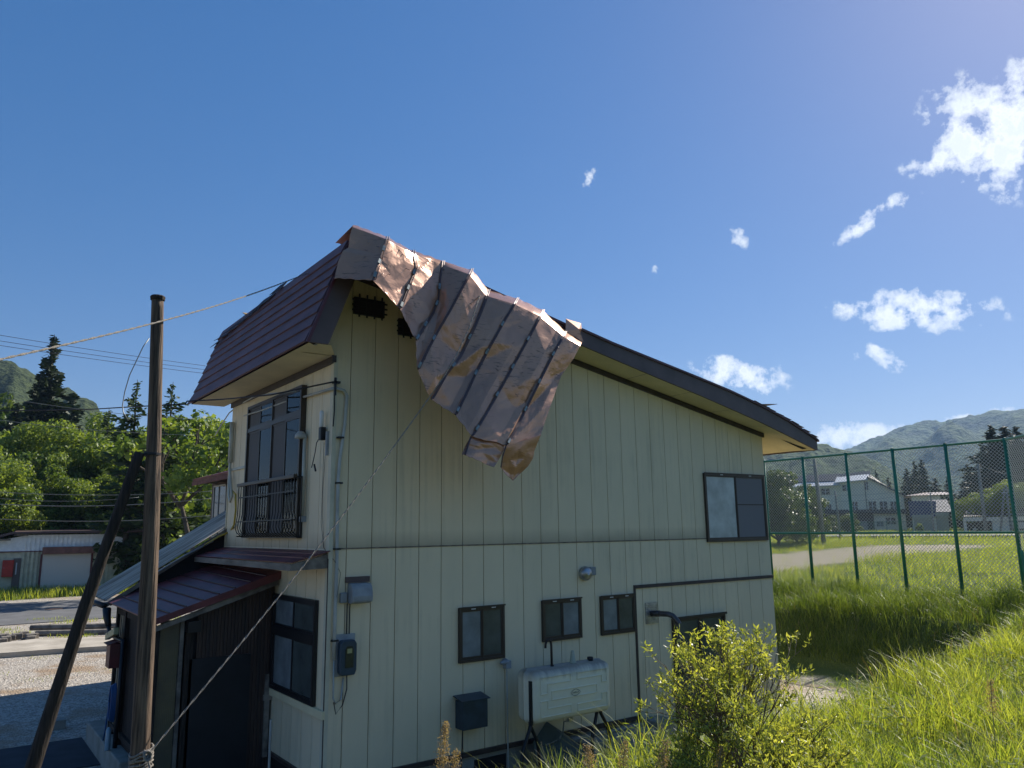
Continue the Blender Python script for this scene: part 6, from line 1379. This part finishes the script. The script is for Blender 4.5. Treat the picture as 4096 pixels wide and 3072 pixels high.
mkgrass('field_grass', 'rough sunlit grass round the dirt court beyond the fence', x, y, rs.uniform(.12, .42, len(x)) + .4 * np.clip(cl, -.1, 1), rs.uniform(.015, .032, len(x)), rs, .6, .6, M['grass'])
x, y = field(rs, 60000, (60, 135), (-30, 75), lambda x, y: np.ones_like(x)); 
mkgrass('far_field_grass', 'far strip of grass before the houses', x, y, rs.uniform(.2, .5, len(x)), rs.uniform(.05, .09, len(x)), rs, .5, .55, M['grass'])
x, y = field(rs, 26000, (-12, 14), (43.5, 56), lambda x, y: (y > 44 + .12 * x) * 1.0)
mkgrass('verge_grass', 'weedy grass verge in front of the corrugated shed', x, y, rs.uniform(.3, .8, len(x)), rs.uniform(.03, .05, len(x)), rs, .4, .6, M['grass'])
x, y = field(rs, 14000, (-4, 8), (22, 31), lambda x, y: np.clip(nz2(x, y, .8, 7) * 1.6 - .15, 0, 1)); 
mkgrass('yard_weeds', 'patches of low weeds on the gravel by the slab', x, y, rs.uniform(.05, .2, len(x)), rs.uniform(.012, .025, len(x)), rs, .6, .6, M['grass'])
x, y = field(rs, 5000, (-6, 0), (13, 19), lambda x, y: np.clip(nz2(x, y, 1.1, 9) - .25, 0, 1) * 2)
mkgrass('gravel_weeds', 'sparse yellow weeds growing through the sunlit gravel', x, y, rs.uniform(.03, .10, len(x)), rs.uniform(.008, .015, len(x)), rs, .6, .8, M['grass'])

rsd = np.random.RandomState(66)
x, y = field(rsd, 16000, (-2, 20), (-9, 11), lambda x, y: (ground_z(x, y) > .5) * np.clip(nz2(x, y, 1.3, 21) + .3, 0, 1) * (np.hypot(x - CAM[0], y - CAM[1]) > 3.5))
mkgrass('dead_grass', 'dead straw blades scattered through the green banks', x, y, rsd.uniform(.2, .6, len(x)), rsd.uniform(.005, .011, len(x)), rsd, .9, .5, M['dry'])
rsw = np.random.RandomState(77); M['weed'] = leafmat('weed_leaf', (.10, .17, .03), (.28, .34, .09), .5, .7)
x, y = field(rsw, 15000, (-.5, 19), (-8.5, 8), lambda x, y: np.clip(nz2(x, y, 1.9, 12) * 1.8 - .1, 0, 1) * (ground_z(x, y) > .5)); n_ = len(x) * 9
bx0 = np.repeat(x, 9) + rsw.normal(0, .07, n_); by0 = np.repeat(y, 9) + rsw.normal(0, .07, n_); bz0 = ground_z(bx0, by0) + rsw.uniform(.10, .42, n_)
P_ = np.stack([bx0, by0, bz0], 1); a_ = rsw.normal(size=(n_, 3)) * [1, 1, .5]; a_ /= np.linalg.norm(a_, axis=1)[:, None]; b2 = np.cross(a_, [0, 0, 1]) + rsw.normal(size=(n_, 3)) * .3; b2 /= np.linalg.norm(b2, axis=1)[:, None]; l_ = rsw.uniform(.015, .04, (n_, 1))
o_ = npmesh('weeds', np.stack([P_, P_ + a_ * l_ - b2 * l_ * .35, P_ + a_ * l_ * 2, P_ + a_ * l_ + b2 * l_ * .35], 1).reshape(-1, 3), np.arange(4 * n_).reshape(n_, 4), M['weed'], uvattr=np.repeat(rsw.uniform(0, 1, n_), 4)); setp(o_, 'small leafy weeds mixed into the near grass', 'weeds', kind='stuff')
# seed heads
def seedhead(base, h, bend, n, seed, label, group):
    rs_ = np.random.RandomState(seed); T = thing('seed_head', label, 'plant', group, loc=base); mb = MB(); b = Vector(bend)
    pts = [Vector((0, 0, 0)) + b * (t / 8) ** 2 + Vector((0, 0, h * t / 8)) for t in range(9)]; mb.tube(pts, .003, 4); build('stem', mb, M['drystem'], T)
    t = rs_.uniform(.62, 1, n); c = np.array([tuple(b * x * x + Vector((0, 0, h * x))) for x in t]); wd = (.022 * (1.15 - t) * 2.2 + .004)[:, None]; c = c + rs_.normal(size=(n, 3)) * wd * np.array([1, 1, .6])
    s = rs_.uniform(.003, .006, (n, 1)); a = rs_.normal(size=(n, 3)); a /= np.linalg.norm(a, axis=1)[:, None]; q = np.cross(a, rs_.normal(size=(n, 3))); q /= np.linalg.norm(q, axis=1)[:, None]
    V = np.stack([c - a * s, c - q * s * .7, c + a * s, c + q * s * .7], 1).reshape(-1, 3); npmesh('seeds', V, np.arange(4 * n).reshape(n, 4), M['dry'], uvattr=np.repeat(rs_.uniform(0, 1, n), 4), parent=T)
M['drystem'] = mat('dry_stem', (.32, .26, .12), rough=.7)
sg = 'dry seed heads above the near grass'
for i, (q, d, h, bd, lb_) in enumerate((((963, 1560), 5.0, .9, (.05, .0, 0), 'tall pale dry seed head standing alone left of the grass'), (z3(0, 0) and (1352, 1600), 5.2, .5, (.04, -.02, 0), 'small seed head in the grass under the right tank leg'), ((1270, 1610), 5.0, .45, (-.02, .0, 0), 'small seed head in the grass under the tank'), ((1560, 1612), 5.4, .5, (.12, 0, 0), 'drooping seed head between the tank and the shrub'), ((1440, 1600), 5.1, .5, (.10, .0, 0), 'drooping seed head right of the tank legs'), ((2140, 1470), 6.5, .6, (.05, .0, 0), 'reddish seed head in the long grass at the right'), ((985, 1620), 5.0, .6, (.03, 0, 0), 'short dry seed head beside the tall lone one'))):
    p = atd(*q, d); seedhead((p.x - bd[0], p.y - bd[1], p.z - h), h, bd, 700 if i else 1500, 80 + i, lb_, sg)

# ---------------------------------------------------------------- foreground shrub
M['shrubleaf'] = leafmat('shrub_leaf', (.13, .18, .04), (.42, .45, .13), .5, .35)
def shrub(name, base, H, Wd, seed, nl, label, lean=(0, 0, 0), hz=1.0):
    rr = random.Random(seed); rs_ = np.random.RandomState(seed); T = thing(name, label, 'shrub', loc=base); mb = MB(); tips = []
    for k in range(13):
        a = rr.uniform(0, 2 * math.pi); sp = rr.uniform(.15, 1) * Wd / H * .95
        d = Vector((math.cos(a) * sp + lean[0], math.sin(a) * sp * .8 + lean[1], 1 * hz)).normalized()
        limb(mb, Vector((rr.uniform(-.08, .08), rr.uniform(-.08, .08), 0)), d, H * .42 * rr.uniform(.8, 1.15), .013, 4, rr, .55, tips, 3, .62)
    build('stems', mb, M['twig'], T)
    tp = np.array([(p.x, p.y, p.z) for p, d in tips]); td = np.array([tuple(d) for p, d in tips]); n = nl; idx = rs_.randint(0, len(tp), n)
    P = tp[idx] - td[idx] * (rs_.uniform(0, 1, (n, 1)) ** 1.6) * .10 + rs_.normal(size=(n, 3)) * .012
    a = td[idx] * .5 + rs_.normal(size=(n, 3)) * .75 + np.array([0, 0, .15]); a /= np.linalg.norm(a, axis=1)[:, None]
    nrm = np.cross(a, rs_.normal(size=(n, 3))); nrm[:, 2] = np.abs(nrm[:, 2]) + .3; nrm /= np.linalg.norm(nrm, axis=1)[:, None]; s = np.cross(a, nrm); s /= np.linalg.norm(s, axis=1)[:, None]
    l = rs_.uniform(.008, .026, (n, 1)); w_ = l * .30
    V = np.stack([P, P + a * l * .8 - s * w_, P + a * l * 1.9, P + a * l * .8 + s * w_], 1).reshape(-1, 3)
    npmesh('leaves', V, np.arange(4 * n).reshape(n, 4), M['shrubleaf'], uvattr=np.repeat(np.clip(rs_.normal(.55, .28, n), 0, 1), 4), parent=T); return T
M['twig'] = mat('shrub_twig', (.16, .12, .08), rough=.8, var=.3)
p = atd(1600, 1690, 6.0); p.z = p.z - .25; shrub('shrub', p, 1.10, .50, 91, 8500, 'yellow-green shrub with fine twigs before the back door', (-.02, 0, 0))
p = atd(1735, 1650, 6.2); p.z -= .25; shrub('shrub', p, .48, .62, 92, 3600, 'low spreading shrub to the right of the yellow-green one', (.15, 0, 0), .8)
p = atd(1510, 1720, 5.6); p.z -= .15; shrub('shrub', p, .45, .5, 93, 3500, 'small low shrub left of the yellow-green one', (-.1, 0, 0))
p = atd(1690, 1700, 5.2); p.z -= .2; shrub('shrub', p, .42, .6, 94, 4500, 'low leafy shrub nearest the camera, bottom edge', (0, 0, 0))

# ---------------------------------------------------------------- haze
def haze():
    mb = MB(); mb.box(-700, 2700, -1500, 2600, -4, 330)
    m = bpy.data.materials.new('air'); m.use_nodes = True; t = m.node_tree; t.nodes.clear(); o = N(t, 'ShaderNodeOutputMaterial')
    v = N(t, 'ShaderNodeVolumePrincipled'); v.inputs['Density'].default_value = .00017; v.inputs['Color'].default_value = (.42, .64, 1, 1); v.inputs['Anisotropy'].default_value = .2
    L(t, v.outputs[0], o.inputs['Volume']); h = build('haze', mb, m); h['kind'] = 'stuff'; h['label'] = 'thin blue air haze over the valley'
haze()
